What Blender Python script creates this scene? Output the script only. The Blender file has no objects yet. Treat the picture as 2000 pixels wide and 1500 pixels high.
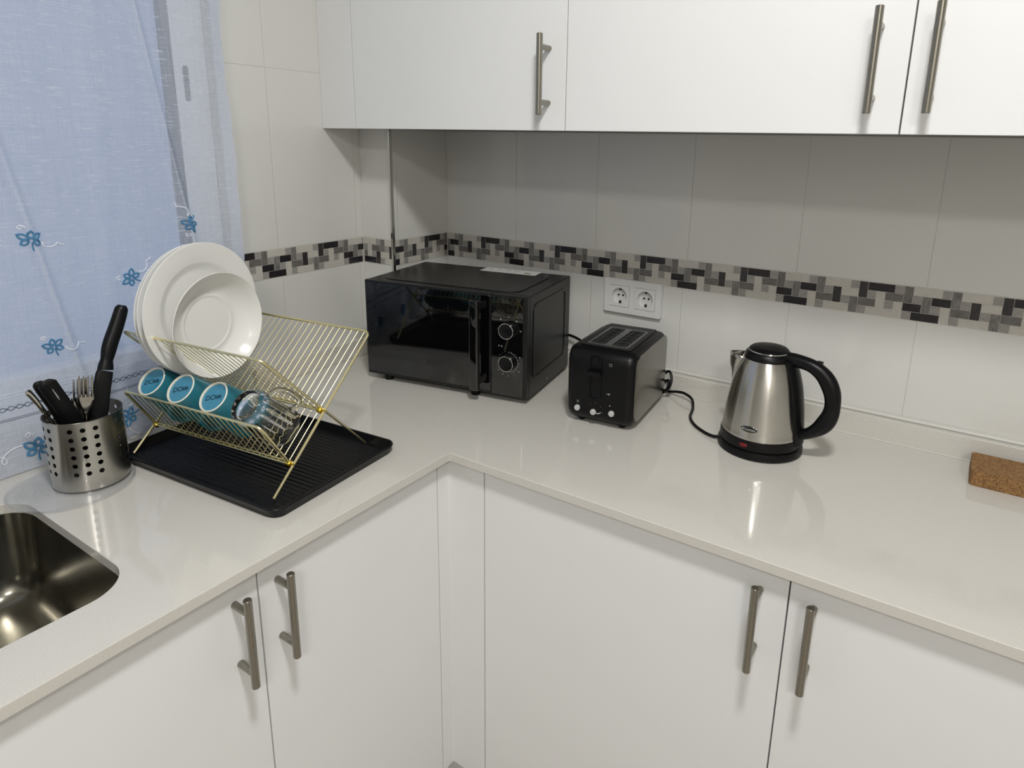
import bpy, bmesh, math, random
from mathutils import Vector, Matrix
random.seed(7)
D = bpy.data; SC = bpy.context.scene; COL = SC.collection
PI = math.pi
def rad(a): return a*PI/180

# ---------------------------------------------------------------- camera
YAW, PITCH, ROLL = 0.57215, -0.24635, 0.01928
F_PX, PX, PY = 1299.6, 56.7, -150.5
fw = Vector((-math.sin(YAW)*math.cos(PITCH), math.cos(YAW)*math.cos(PITCH), math.sin(PITCH)))
rt = Vector((math.cos(YAW), math.sin(YAW), 0)); up = rt.cross(fw)
r2 = math.cos(ROLL)*rt + math.sin(ROLL)*up; u2 = -math.sin(ROLL)*rt + math.cos(ROLL)*up
cam = D.cameras.new('camera'); co = D.objects.new('camera', cam); COL.objects.link(co)
co.matrix_world = Matrix(((r2.x, u2.x, -fw.x, 1.42219), (r2.y, u2.y, -fw.y, -1.50692), (r2.z, u2.z, -fw.z, 0.60472), (0, 0, 0, 1)))
cam.sensor_width = 36; cam.lens = F_PX/2000*36; cam.shift_x = -PX/2000; cam.shift_y = PY/2000; cam.clip_start = 0.02
SC.camera = co

# ---------------------------------------------------------------- light and exposure
SC.view_settings.view_transform = 'Standard'; SC.view_settings.look = 'None'
SC.view_settings.exposure = 0.0; SC.view_settings.gamma = 1; SC.view_settings.use_curve_mapping = False
w = D.worlds.new('evening_sky'); SC.world = w; w.use_nodes = True
bg = w.node_tree.nodes['Background']; bg.inputs[0].default_value = (0.40, 0.475, 0.63, 1); bg.inputs[1].default_value = 0.76
def area(name, loc, size, power, col, shape='DISK', rot=(0, 0, 0)):
    l = D.lights.new(name, 'AREA'); l.shape = shape; l.size = size; l.energy = power; l.color = col
    o = D.objects.new(name, l); o.location = loc; o.rotation_euler = rot; COL.objects.link(o); return o
area('ceiling_lamp_light', (1.44, -1.31, 1.735), 0.24, 24.8, (1.0, 0.995, 0.975))
area('ceiling_lamp_light', (2.40, -2.90, 1.735), 0.46, 28.0, (1.0, 0.982, 0.945))

# ---------------------------------------------------------------- materials
def lin(c):
    if isinstance(c, (int, float)): c = (c, c, c)
    return tuple(((x/255)/12.92 if x/255 <= 0.04045 else ((x/255+0.055)/1.055)**2.4) for x in c) + (1,)
def mat(name, col, rough=0.5, metal=0.0, spec=0.5, noise=0.0, nscale=40, bump=0.0, bscale=200, stretch=(1, 1, 1), trans=0.0, ior=1.45, coat=0.0, rnoise=0.0):
    m = D.materials.new(name); m.use_nodes = True; nt = m.node_tree; b = nt.nodes['Principled BSDF']
    b.inputs['Base Color'].default_value = lin(col); b.inputs['Roughness'].default_value = rough; b.inputs['Metallic'].default_value = metal
    b.inputs['Specular IOR Level'].default_value = spec; b.inputs['Transmission Weight'].default_value = trans; b.inputs['IOR'].default_value = ior
    b.inputs['Coat Weight'].default_value = coat
    tc = nt.nodes.new('ShaderNodeTexCoord'); mp = nt.nodes.new('ShaderNodeMapping'); mp.inputs['Scale'].default_value = stretch
    nt.links.new(tc.outputs['Object'], mp.inputs[0])
    if noise or rnoise:
        n = nt.nodes.new('ShaderNodeTexNoise'); n.inputs['Scale'].default_value = nscale; n.inputs['Detail'].default_value = 4
        nt.links.new(mp.outputs[0], n.inputs['Vector'])
        if noise:
            mx = nt.nodes.new('ShaderNodeMix'); mx.data_type = 'RGBA'
            c = lin(col); mx.inputs[6].default_value = tuple(max(0, x*(1-noise)) for x in c[:3])+(1,); mx.inputs[7].default_value = tuple(min(1, x*(1+noise)) for x in c[:3])+(1,)
            nt.links.new(n.outputs[0], mx.inputs[0]); nt.links.new(mx.outputs[2], b.inputs['Base Color'])
        if rnoise:
            mr = nt.nodes.new('ShaderNodeMapRange'); mr.inputs[3].default_value = max(0, rough-rnoise); mr.inputs[4].default_value = rough+rnoise
            nt.links.new(n.outputs[0], mr.inputs[0]); nt.links.new(mr.outputs[0], b.inputs['Roughness'])
    if bump:
        n2 = nt.nodes.new('ShaderNodeTexNoise'); n2.inputs['Scale'].default_value = bscale; n2.inputs['Detail'].default_value = 3
        nt.links.new(mp.outputs[0], n2.inputs['Vector'])
        bp = nt.nodes.new('ShaderNodeBump'); bp.inputs['Strength'].default_value = bump; bp.inputs['Distance'].default_value = 0.001
        nt.links.new(n2.outputs[0], bp.inputs['Height']); nt.links.new(bp.outputs[0], b.inputs['Normal'])
    return m

def aniso(m, a):
    nt = m.node_tree; b = nt.nodes['Principled BSDF']; t = nt.nodes.new('ShaderNodeTangent'); t.direction_type = 'RADIAL'; t.axis = 'Z'
    b.inputs['Anisotropic'].default_value = a; b.inputs['Anisotropic Rotation'].default_value = 0.25; nt.links.new(t.outputs[0], b.inputs['Tangent'])
M = {}
M['cab'] = mat('white_laminate', (228, 229, 229), 0.6, spec=0.2, noise=0.012, nscale=8)
M['carcass'] = mat('melamine_gap_shade', (112, 110, 107), 0.6, noise=0.01)  # carcass darkened: the shade seen in the door gaps is put into this colour
M['gap'] = mat('dark_edge', (60, 60, 60), 0.8, noise=0.05)
M['steelbar'] = mat('satin_nickel', (150, 146, 136), 0.28, 1.0, noise=0.06, nscale=300, stretch=(1, 1, .05), rnoise=0.05)
M['quartz'] = None
M['black'] = mat('black_plastic', (11, 11, 13), 0.36, spec=0.28, noise=0.1, nscale=300, bump=0.08, bscale=900)
M['blackgloss'] = mat('black_gloss', (7, 7, 9), 0.04, spec=1.0, noise=0.05, coat=0.35)
M['blackpaint'] = mat('black_painted_metal', (20, 21, 21), 0.32, spec=0.5, noise=0.08, nscale=400, bump=0.05, bscale=800)
M['tray'] = mat('black_tray_plastic', (8, 8, 11), 0.36, spec=0.28, noise=0.1, nscale=60)
M['steel'] = mat('brushed_steel', (128, 126, 119), 0.24, 1.0, noise=0.05, nscale=60, stretch=(1, 1, 30), rnoise=0.06)
M['steelv'] = mat('brushed_steel_vertical', (192, 189, 182), 0.24, 1.0, noise=0.04, nscale=120, stretch=(.4, .4, 6))
aniso(M['steelv'], 0.85)
M['chrome'] = mat('chrome', (215, 215, 212), 0.08, 1.0, noise=0.02)
M['cutlery'] = mat('polished_cutlery_steel', (200, 196, 188), 0.13, 1.0, noise=0.03)
M['gold'] = mat('brass_wire', (240, 229, 180), 0.33, 1.0, noise=0.08, nscale=120)
M['knob'] = mat('brass_knob', (216, 186, 70), 0.22, 1.0, noise=0.08, nscale=120)
M['porcelain'] = mat('white_porcelain', (230, 230, 227), 0.2, spec=0.5, noise=0.01)
M['teal'] = mat('teal_glaze', (42, 112, 128), 0.22, spec=0.5, noise=0.08, nscale=25)
M['tealbase'] = mat('teal_glaze_base', (62, 132, 160), 0.12, spec=0.6, noise=0.08, nscale=60)
M['clay'] = mat('unglazed_rim', (222, 218, 205), 0.7, noise=0.04)
M['ink'] = mat('dark_blue_print', (18, 40, 62), 0.5, noise=0.05)
M['sinksteel'] = mat('sink_steel', (138, 135, 126), 0.22, 1.0, noise=0.08, nscale=30, rnoise=0.06)
M['socket'] = mat('white_socket_plastic', (214, 214, 212), 0.35, noise=0.01)
M['hole'] = mat('dark_hole', (15, 15, 15), 0.8, noise=0.05)
M['print'] = mat('grey_print', (150, 152, 150), 0.6, noise=0.03)
M['silverbtn'] = mat('silver_button', (205, 206, 204), 0.35, 0.4, noise=0.04)
M['redlamp'] = mat('red_indicator', (112, 14, 22), 0.25, noise=0.08)
M['paper'] = mat('white_sticker_paper', (214, 214, 210), 0.4, noise=0.03, nscale=90)
M['olive'] = mat('sticker_mark', (120, 122, 60), 0.5, noise=0.05)
M['silicone'] = mat('white_sealant', (205, 204, 199), 0.4, noise=0.01)
M['pvc'] = mat('white_window_frame', (236, 241, 248), 0.35, noise=0.01)
M['gasket'] = mat('dark_window_gasket', (70, 78, 92), 0.6, noise=0.05)
M['ceil'] = mat('ceiling_paint', (225, 224, 220), 0.9, noise=0.01)
M['plaster'] = mat('room_plaster', (196, 194, 190), 0.9, noise=0.03)
M['floor'] = mat('floor_tile', (180, 172, 163), 0.4, noise=0.1, nscale=6)
M['thread_b'] = mat('blue_thread', (78, 132, 172), 0.8, noise=0.1)
M['thread_n'] = mat('navy_thread', (48, 58, 84), 0.8, noise=0.1)
M['thread_w'] = mat('white_thread', (232, 236, 244), 0.8, noise=0.03)
M['wirein'] = mat('slot_grey', (120, 121, 120), 0.3, 0.8, noise=0.05)
def emis(name, col, s):
    m = mat(name, col, 0.5, noise=0.01); b = m.node_tree.nodes['Principled BSDF']; b.inputs['Emission Color'].default_value = lin(col); b.inputs['Emission Strength'].default_value = s; return m
M['lampglow'] = emis('lamp_diffuser', (255, 246, 228), 6)

def quartz():
    m = D.materials.new('pale_quartz'); m.use_nodes = True; nt = m.node_tree; b = nt.nodes['Principled BSDF']; N = nt.nodes.new; L = nt.links.new
    tc = N('ShaderNodeTexCoord'); n = N('ShaderNodeTexNoise'); n.inputs['Scale'].default_value = 420; n.inputs['Detail'].default_value = 6
    n2 = N('ShaderNodeTexNoise'); n2.inputs['Scale'].default_value = 9
    v = N('ShaderNodeTexVoronoi'); v.inputs['Scale'].default_value = 260
    L(tc.outputs['Object'], n.inputs['Vector']); L(tc.outputs['Object'], n2.inputs['Vector']); L(tc.outputs['Object'], v.inputs['Vector'])
    cr = N('ShaderNodeValToRGB'); cr.color_ramp.elements[0].position = 0.3; cr.color_ramp.elements[0].color = lin((200, 197, 190)); cr.color_ramp.elements[1].position = 0.68; cr.color_ramp.elements[1].color = lin((208, 205, 198))
    L(n.outputs[0], cr.inputs[0])
    c2 = N('ShaderNodeValToRGB'); c2.color_ramp.elements[0].position = 0.02; c2.color_ramp.elements[0].color = (0.72, 0.7, 0.66, 1); c2.color_ramp.elements[1].position = 0.14; c2.color_ramp.elements[1].color = (1, 1, 1, 1)
    L(v.outputs['Distance'], c2.inputs[0])
    mx = N('ShaderNodeMix'); mx.data_type = 'RGBA'; mx.blend_type = 'MULTIPLY'; mx.inputs[0].default_value = 0.1
    L(cr.outputs[0], mx.inputs[6]); L(c2.outputs[0], mx.inputs[7]); L(mx.outputs[2], b.inputs['Base Color'])
    b.inputs['Roughness'].default_value = 0.06; b.inputs['Specular IOR Level'].default_value = 0.75
    return m
M['quartz'] = quartz()

def cork():
    m = D.materials.new('cork'); m.use_nodes = True; nt = m.node_tree; b = nt.nodes['Principled BSDF']; N = nt.nodes.new; L = nt.links.new
    tc = N('ShaderNodeTexCoord'); n = N('ShaderNodeTexVoronoi'); n.inputs['Scale'].default_value = 420; L(tc.outputs['Object'], n.inputs['Vector'])
    cr = N('ShaderNodeValToRGB'); e = cr.color_ramp.elements; e[0].color = lin((92, 62, 34)); e[1].color = lin((156, 118, 72)); e[1].position = 0.9
    L(n.outputs['Color'], cr.inputs[0]); L(cr.outputs[0], b.inputs['Base Color']); b.inputs['Roughness'].default_value = 0.85
    bp = N('ShaderNodeBump'); bp.inputs['Strength'].default_value = 0.5; bp.inputs['Distance'].default_value = 0.001; L(n.outputs['Distance'], bp.inputs['Height']); L(bp.outputs[0], b.inputs['Normal'])
    return m
M['cork'] = cork()

TW = 0.25018; ZM1, ZM2, ZJ = 0.263, 0.3315, 0.7542; TH = ZJ-ZM2
def tile_mat(name, axis, u_up, u_lo, col=(212, 212, 208)):
    """glazed wall tiles: vertical joints every 25 cm (offset differs above and below the border), horizontal joint every 42 cm"""
    m = D.materials.new(name); m.use_nodes = True; nt = m.node_tree; b = nt.nodes['Principled BSDF']; N = nt.nodes.new; L = nt.links.new
    g = N('ShaderNodeNewGeometry'); s = N('ShaderNodeSeparateXYZ'); L(g.outputs['Position'], s.inputs[0])
    def mt(op, a, bb=None, c=None):
        n = N('ShaderNodeMath'); n.operation = op
        for i, v in enumerate((a, bb, c)):
            if v is None: continue
            if isinstance(v, (int, float)): n.inputs[i].default_value = v
            else: L(v, n.inputs[i])
        return n.outputs[0]
    u = s.outputs[axis]; z = s.outputs[2]
    hi = mt('GREATER_THAN', z, (ZM1+ZM2)/2)
    off = mt('ADD', mt('MULTIPLY', hi, u_up-u_lo), u_lo)
    def dist(v, o, T):
        fr = mt('FRACT', mt('ADD', mt('DIVIDE', mt('SUBTRACT', v, o), T), 0.5+40)); return mt('MULTIPLY', mt('ABSOLUTE', mt('SUBTRACT', fr, 0.5)), T)
    du = dist(u, off, TW); dz = dist(z, ZM2, TH)
    dmin = mt('MINIMUM', du, mt('ADD', dz, mt('MULTIPLY', mt('SUBTRACT', 1, hi), 5)))
    line = mt('SUBTRACT', 1, mt('SMOOTH_MIN', 1, mt('DIVIDE', dmin, 0.0013), 0.3))
    line = mt('MAXIMUM', line, 0)
    n = N('ShaderNodeTexNoise'); n.inputs['Scale'].default_value = 7; n.inputs['Detail'].default_value = 2; L(g.outputs['Position'], n.inputs['Vector'])
    c1 = N('ShaderNodeMix'); c1.data_type = 'RGBA'; c = lin(col); c1.inputs[6].default_value = tuple(x*0.985 for x in c[:3])+(1,); c1.inputs[7].default_value = tuple(x*1.015 for x in c[:3])+(1,); L(n.outputs[0], c1.inputs[0])
    mx = N('ShaderNodeMix'); mx.data_type = 'RGBA'; L(line, mx.inputs[0]); L(c1.outputs[2], mx.inputs[6]); mx.inputs[7].default_value = lin((214, 212, 205)); L(mx.outputs[2], b.inputs['Base Color'])
    rr = mt('ADD', mt('MULTIPLY', line, 0.5), 0.1); L(rr, b.inputs['Roughness']); b.inputs['Specular IOR Level'].default_value = 0.5
    bp = N('ShaderNodeBump'); bp.inputs['Strength'].default_value = 0.7; bp.inputs['Distance'].default_value = 0.0012
    h = mt('ADD', mt('MULTIPLY', line, -1), mt('MULTIPLY', n.outputs[0], 0.9)); L(h, bp.inputs['Height']); L(bp.outputs[0], b.inputs['Normal'])
    return m
M['tile_back'] = tile_mat('wall_tile_back', 0, 0.3634, 0.3561)
M['tile_left'] = tile_mat('wall_tile_left', 1, -0.495, -0.4888)
M['tile_pillar'] = tile_mat('wall_tile_pillar', 0, 0.35, 0.35)
M['tile_pillar_side'] = tile_mat('wall_tile_pillar_side', 1, 0.05, 0.05)

def mosaic_mat(name, c1, c2):
    m = D.materials.new(name); m.use_nodes = True; nt = m.node_tree; b = nt.nodes['Principled BSDF']; N = nt.nodes.new; L = nt.links.new
    uv = N('ShaderNodeUVMap'); uv.uv_map = 'UVMap'; mp = N('ShaderNodeMapping'); mp.inputs['Scale'].default_value = (60, 1100, 1); L(uv.outputs[0], mp.inputs[0])
    n = N('ShaderNodeTexNoise'); n.inputs['Scale'].default_value = 1; n.inputs['Detail'].default_value = 3; L(mp.outputs[0], n.inputs['Vector'])
    cr = N('ShaderNodeValToRGB'); e = cr.color_ramp.elements; e[0].position = 0.35; e[1].position = 0.65; e[0].color = lin(c1); e[1].color = lin(c2)
    L(n.outputs[0], cr.inputs[0]); L(cr.outputs[0], b.inputs['Base Color']); b.inputs['Roughness'].default_value = 0.22
    return m
MOS = {'L': mosaic_mat('border_light', (184, 180, 172), (200, 196, 188)), 'G': mosaic_mat('border_grey', (134, 132, 128), (164, 161, 156)),
       'V': mosaic_mat('border_streaked', (86, 85, 86), (142, 139, 135)), 'K': mosaic_mat('border_mid_dark', (82, 80, 80), (128, 125, 120)),
       'D': mosaic_mat('border_dark', (42, 40, 42), (66, 63, 64)), 'B': mosaic_mat('border_black', (30, 27, 30), (48, 44, 48)), 'Z': mosaic_mat('border_grout', (204, 202, 196), (212, 210, 204))}

def glass_mat(name, col, rough=0.0):
    m = D.materials.new(name); m.use_nodes = True; nt = m.node_tree; b = nt.nodes['Principled BSDF']
    b.inputs['Base Color'].default_value = col; b.inputs['Roughness'].default_value = rough; b.inputs['Transmission Weight'].default_value = 1; b.inputs['IOR'].default_value = 1.46
    n = nt.nodes.new('ShaderNodeTexNoise'); n.inputs['Scale'].default_value = 30; bp = nt.nodes.new('ShaderNodeBump'); bp.inputs['Strength'].default_value = 0.02; bp.inputs['Distance'].default_value = 0.001
    nt.links.new(n.outputs[0], bp.inputs['Height']); nt.links.new(bp.outputs[0], b.inputs['Normal']); return m
M['glass'] = glass_mat('clear_glass', (0.97, 0.985, 0.985, 1)); M['windowglass'] = glass_mat('window_glass', (0.80, 0.88, 1.0, 1), 0.25)
M['frosted'] = glass_mat('moulded_glass', (0.94, 0.96, 0.97, 1), 0.08)

def thin_glass(name, tint, gloss):
    m = D.materials.new(name); m.use_nodes = True; nt = m.node_tree; nt.nodes.clear(); N = nt.nodes.new; L = nt.links.new
    out = N('ShaderNodeOutputMaterial'); tp = N('ShaderNodeBsdfTransparent'); tp.inputs[0].default_value = tint; gl = N('ShaderNodeBsdfGlossy'); gl.inputs['Roughness'].default_value = 0.06
    df = N('ShaderNodeBsdfDiffuse'); df.inputs[0].default_value = (0.8, 0.82, 0.85, 1); lw = N('ShaderNodeLayerWeight'); lw.inputs[0].default_value = 0.5; pw = N('ShaderNodeMath'); pw.operation = 'POWER'; L(lw.outputs['Facing'], pw.inputs[0]); pw.inputs[1].default_value = 4; fr = N('ShaderNodeMath'); fr.operation = 'MULTIPLY_ADD'; L(pw.outputs[0], fr.inputs[0]); fr.inputs[1].default_value = 0.6; fr.inputs[2].default_value = 0.05
    tc = N('ShaderNodeTexCoord'); nz = N('ShaderNodeTexNoise'); nz.inputs['Scale'].default_value = 60; L(tc.outputs['Object'], nz.inputs['Vector'])
    mr = N('ShaderNodeMapRange'); mr.inputs[3].default_value = gloss*0.8; mr.inputs[4].default_value = gloss*1.2; L(nz.outputs[0], mr.inputs[0])
    a = N('ShaderNodeMixShader'); L(mr.outputs[0], a.inputs[0]); L(tp.outputs[0], a.inputs[1]); L(df.outputs[0], a.inputs[2])
    b_ = N('ShaderNodeMixShader'); L(fr.outputs[0], b_.inputs[0]); L(a.outputs[0], b_.inputs[1]); L(gl.outputs[0], b_.inputs[2]); L(b_.outputs[0], out.inputs[0]); return m
M['frosted'] = thin_glass('moulded_glass_thin', (0.965, 0.97, 0.98, 1), 0.06)
M['windowglass'] = thin_glass('window_glass_thin', (0.88, 0.93, 1.0, 1), 0.03)
def curtain_mat(name, base_op, thread_op):
    m = D.materials.new(name); m.use_nodes = True; nt = m.node_tree; nt.nodes.clear(); N = nt.nodes.new; L = nt.links.new
    out = N('ShaderNodeOutputMaterial'); tc = N('ShaderNodeTexCoord')
    def noise(sc, detail=2):
        mp = N('ShaderNodeMapping'); mp.inputs['Scale'].default_value = sc; L(tc.outputs['Object'], mp.inputs[0])
        n = N('ShaderNodeTexNoise'); n.inputs['Scale'].default_value = 1; n.inputs['Detail'].default_value = detail; L(mp.outputs[0], n.inputs['Vector']); return n.outputs[0]
    def mr(v, a, b, c, d):
        n = N('ShaderNodeMapRange'); L(v, n.inputs[0]); n.inputs[1].default_value = a; n.inputs[2].default_value = b; n.inputs[3].default_value = c; n.inputs[4].default_value = d; return n.outputs[0]
    def add(a, b):
        n = N('ShaderNodeMath'); n.operation = 'ADD'; L(a, n.inputs[0]); L(b, n.inputs[1]); return n.outputs[0]
    v = mr(noise((1, 620, 9)), 0.3, 0.7, -0.09, 0.09)          # warp threads
    h = mr(noise((1, 9, 620)), 0.3, 0.7, -0.09, 0.09)          # weft threads
    sl = mr(noise((1, 26, 400), 1), 0.64, 0.70, 0.0, 0.4)      # horizontal slubs
    sv = mr(noise((3, 380, 30), 1), 0.68, 0.76, 0.0, 0.14)     # a few upright slubs
    tot = add(add(v, h), add(sl, sv))
    cl = N('ShaderNodeMath'); cl.operation = 'ADD'; cl.use_clamp = True; L(tot, cl.inputs[0]); cl.inputs[1].default_value = base_op
    df = N('ShaderNodeBsdfDiffuse'); df.inputs[0].default_value = lin((226, 231, 240)); tr = N('ShaderNodeBsdfTranslucent'); tr.inputs[0].default_value = lin((226, 232, 242))
    ms = N('ShaderNodeMixShader'); ms.inputs[0].default_value = 0.42; L(df.outputs[0], ms.inputs[1]); L(tr.outputs[0], ms.inputs[2])
    tp = N('ShaderNodeBsdfTransparent'); m2 = N('ShaderNodeMixShader'); L(cl.outputs[0], m2.inputs[0]); L(tp.outputs[0], m2.inputs[1]); L(ms.outputs[0], m2.inputs[2]); L(m2.outputs[0], out.inputs[0])
    return m
M['curtain'] = curtain_mat('sheer_curtain', 0.56, 0.2); M['hem'] = curtain_mat('sheer_curtain_hem', 0.5, 0.1); M['sidehem'] = curtain_mat('sheer_curtain_side_hem', 0.85, 0.1)

# ---------------------------------------------------------------- mesh helpers
class MB:
    def __init__(s): s.v = []; s.f = []; s.m = []
    def add(s, vs, fs, mi=0):
        o = len(s.v); s.v += [tuple(v) for v in vs]
        for f in fs: s.f.append(tuple(i+o for i in f)); s.m.append(mi)
        return s
    def box(s, x0, x1, y0, y1, z0, z1, mi=0):
        return s.add([(x0, y0, z0), (x1, y0, z0), (x1, y1, z0), (x0, y1, z0), (x0, y0, z1), (x1, y0, z1), (x1, y1, z1), (x0, y1, z1)],
                     [(0, 3, 2, 1), (4, 5, 6, 7), (0, 1, 5, 4), (1, 2, 6, 5), (2, 3, 7, 6), (3, 0, 4, 7)], mi)
    def loops(s, rings, caps=(True, True), closed=False, mi=0):
        n = len(rings[0]); vs = [p for r in rings for p in r]; fs = []
        k = len(rings)
        for i in range(k if closed else k-1):
            a = i*n; b = ((i+1) % k)*n
            for j in range(n): j2 = (j+1) % n; fs.append((a+j, a+j2, b+j2, b+j))
        if not closed:
            if caps[0]: fs.append(tuple(range(n-1, -1, -1)))
            if caps[1]: fs.append(tuple((k-1)*n+j for j in range(n)))
        return s.add(vs, fs, mi)
    def lathe(s, prof, n=64, c=(0, 0, 0), caps=(True, True), mi=0, closed=False):
        rings = [[(c[0]+r*math.cos(2*PI*j/n), c[1]+r*math.sin(2*PI*j/n), c[2]+z) for j in range(n)] for r, z in prof]
        return s.loops(rings, caps, closed, mi)
    def tube(s, pts, r, n=8, closed=False, mi=0):
        P = [Vector(p) for p in pts]; k = len(P); rings = []
        t0 = (P[1]-P[0]).normalized(); a = Vector((0, 0, 1)) if abs(t0.z) < 0.9 else Vector((1, 0, 0)); nr = (a-t0*a.dot(t0)).normalized()
        for i in range(k):
            if closed: t = (P[(i+1) % k]-P[i-1]).normalized()
            else: t = (P[min(i+1, k-1)]-P[max(i-1, 0)]).normalized()
            nr = (nr-t*nr.dot(t)).normalized(); bn = t.cross(nr); rr = r[i] if isinstance(r, (list, tuple)) else r
            rings.append([P[i]+rr*(math.cos(2*PI*j/n)*nr+math.sin(2*PI*j/n)*bn) for j in range(n)])
        return s.loops(rings, (True, True), closed, mi)
    def obj(s, name, m, parent=None, smooth=35, bevel=0, seg=2, loc=None, rot=None, solid=0, subdiv=0):
        me = D.meshes.new(name); me.from_pydata(s.v, [], s.f)
        for mm in (m if isinstance(m, (list, tuple)) else [m]): me.materials.append(mm)
        for p, mi in zip(me.polygons, s.m): p.material_index = mi
        bm = bmesh.new(); bm.from_mesh(me); bmesh.ops.recalc_face_normals(bm, faces=bm.faces); bm.to_mesh(me); bm.free()
        if smooth:
            me.polygons.foreach_set('use_smooth', [True]*len(me.polygons)); me.set_sharp_from_angle(angle=rad(smooth))
        o = D.objects.new(name, me); COL.objects.link(o)
        if parent: o.parent = parent
        if loc: o.location = loc
        if rot: o.rotation_euler = rot
        if solid: md = o.modifiers.new('solid', 'SOLIDIFY'); md.thickness = solid; md.offset = 0
        if bevel: md = o.modifiers.new('bevel', 'BEVEL'); md.width = bevel; md.segments = seg; md.limit_method = 'ANGLE'; md.angle_limit = rad(40); md.harden_normals = bool(smooth)
        if subdiv: md = o.modifiers.new('sub', 'SUBSURF'); md.levels = subdiv; md.render_levels = subdiv
        return o
def rrect(x0, x1, y0, y1, r, seg=6):
    pts = []
    for cx, cy, a0 in ((x1-r, y0+r, -90), (x1-r, y1-r, 0), (x0+r, y1-r, 90), (x0+r, y0+r, 180)):
        for i in range(seg+1): a = rad(a0+90*i/seg); pts.append((cx+r*math.cos(a), cy+r*math.sin(a)))
    return pts
def prism(outer, holes, z0, z1, mb=None, mi=0):
    """flat plate with holes"""
    mb = mb or MB(); bm = bmesh.new(); es = []
    for lp in [outer]+holes:
        vs = [bm.verts.new((x, y, 0)) for x, y in lp]
        es += [bm.edges.new((vs[i], vs[(i+1) % len(vs)])) for i in range(len(vs))]
    bmesh.ops.triangle_fill(bm, use_beauty=True, use_dissolve=False, edges=es)
    bm.verts.index_update(); vv = [(v.co.x, v.co.y) for v in bm.verts]; ff = [tuple(v.index for v in f.verts) for f in bm.faces]; bm.free()
    mb.add([(x, y, z1) for x, y in vv], ff, mi); mb.add([(x, y, z0) for x, y in vv], [f[::-1] for f in ff], mi)
    for lp in [outer]+holes:
        n = len(lp); mb.add([(x, y, z0) for x, y in lp]+[(x, y, z1) for x, y in lp], [(i, (i+1) % n, n+(i+1) % n, n+i) for i in range(n)], mi)
    return mb
def clusters(b, name, m, parent, gap=0.0038):
    """printed marks: one object for each symbol (pieces closer than gap belong together)"""
    par = list(range(len(b.f)))
    def fd(i):
        while par[i] != i: par[i] = par[par[i]]; i = par[i]
        return i
    cs = [[sum(b.v[k][q] for k in f)/len(f) for q in range(3)] for f in b.f]
    for i in range(len(cs)):
        for j in range(i):
            if math.dist(cs[i], cs[j]) < gap: par[fd(i)] = fd(j)
    gr = {}
    for i in range(len(cs)): gr.setdefault(fd(i), []).append(i)
    for g in gr.values():
        nb = MB()
        for i in g: nb.add([b.v[k] for k in b.f[i]], [tuple(range(len(b.f[i])))])
        nb.obj(name, m, parent, smooth=0)
def merge(o, d=1e-5):
    bm = bmesh.new(); bm.from_mesh(o.data); bmesh.ops.remove_doubles(bm, verts=bm.verts, dist=d); bmesh.ops.recalc_face_normals(bm, faces=bm.faces); bm.to_mesh(o.data); bm.free(); return o
def smooth_path(pts, n=8):
    P = [Vector(p) for p in pts]; P = [2*P[0]-P[1]]+P+[2*P[-1]-P[-2]]; out = []
    for i in range(1, len(P)-2):
        for k in range(n):
            t = k/n; a, b, c, d = P[i-1], P[i], P[i+1], P[i+2]
            out.append(0.5*((2*b)+(c-a)*t+(2*a-5*b+4*c-d)*t*t+(3*b-a-3*c+d)*t**3))
    out.append(P[-2]); return out
def tag(o, label=None, cat=None, group=None, kind=None):
    if label: o['label'] = label
    if cat: o['category'] = cat
    if group: o['group'] = group
    if kind: o['kind'] = kind
    return o
def thing(name, label, cat, loc=(0, 0, 0), rz=0, group=None):
    o = D.objects.new(name, None); o.empty_display_size = 0.05; COL.objects.link(o); o.location = loc; o.rotation_euler = (0, 0, rz); return tag(o, label, cat, group)
def text_mesh(name, s, size, m, parent, mtx, depth=0.0002):
    cu = D.curves.new(name, 'FONT'); cu.body = s; cu.size = size; cu.extrude = depth; cu.align_x = 'CENTER'; cu.align_y = 'CENTER'
    t = D.objects.new(name, cu); COL.objects.link(t); dg = bpy.context.evaluated_depsgraph_get(); dg.update()
    me = D.meshes.new_from_object(t.evaluated_get(dg)); D.objects.remove(t); me.name = name; me.materials.clear(); me.materials.append(m)
    o = D.objects.new(name, me); COL.objects.link(o); o.parent = parent; o.matrix_local = mtx; return o

# ---------------------------------------------------------------- room shell
ZF, ZC = -0.90, 1.78; XR, YF = 3.1, -3.3
def struct(mb, name, m, **k): return tag(mb.obj(name, m, **k), kind='structure')
struct(MB().box(-0.2, XR, YF, 0.2, ZF-0.1, ZF), 'floor', M['floor'], smooth=0)
struct(MB().box(-0.2, XR, YF, 0.2, ZC, ZC+0.1), 'ceiling', M['ceil'], smooth=0)
struct(MB().box(-0.2, XR, 0.0, 0.15, ZF, ZC), 'wall_back', M['tile_back'], smooth=0)
struct(MB().box(XR, XR+0.1, YF, 0.15, ZF, ZC), 'wall_right', M['plaster'], smooth=0)
struct(MB().box(-0.2, XR+0.1, YF-0.1, YF, ZF, ZC), 'wall_front', M['plaster'], smooth=0)
WY0, WY1, WZ0, WZ1 = -2.10, -0.605, 0.068, 1.32
b = MB().box(-0.14, 0, WY1, 0.0, ZF, ZC).box(-0.14, 0, YF, WY0, ZF, ZC).box(-0.14, 0, WY0, WY1, ZF, WZ0).box(-0.14, 0, WY0, WY1, WZ1, ZC)
struct(b, 'wall_left', M['tile_left'], smooth=0)
PW, PD = 0.1151, 0.2227
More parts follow.
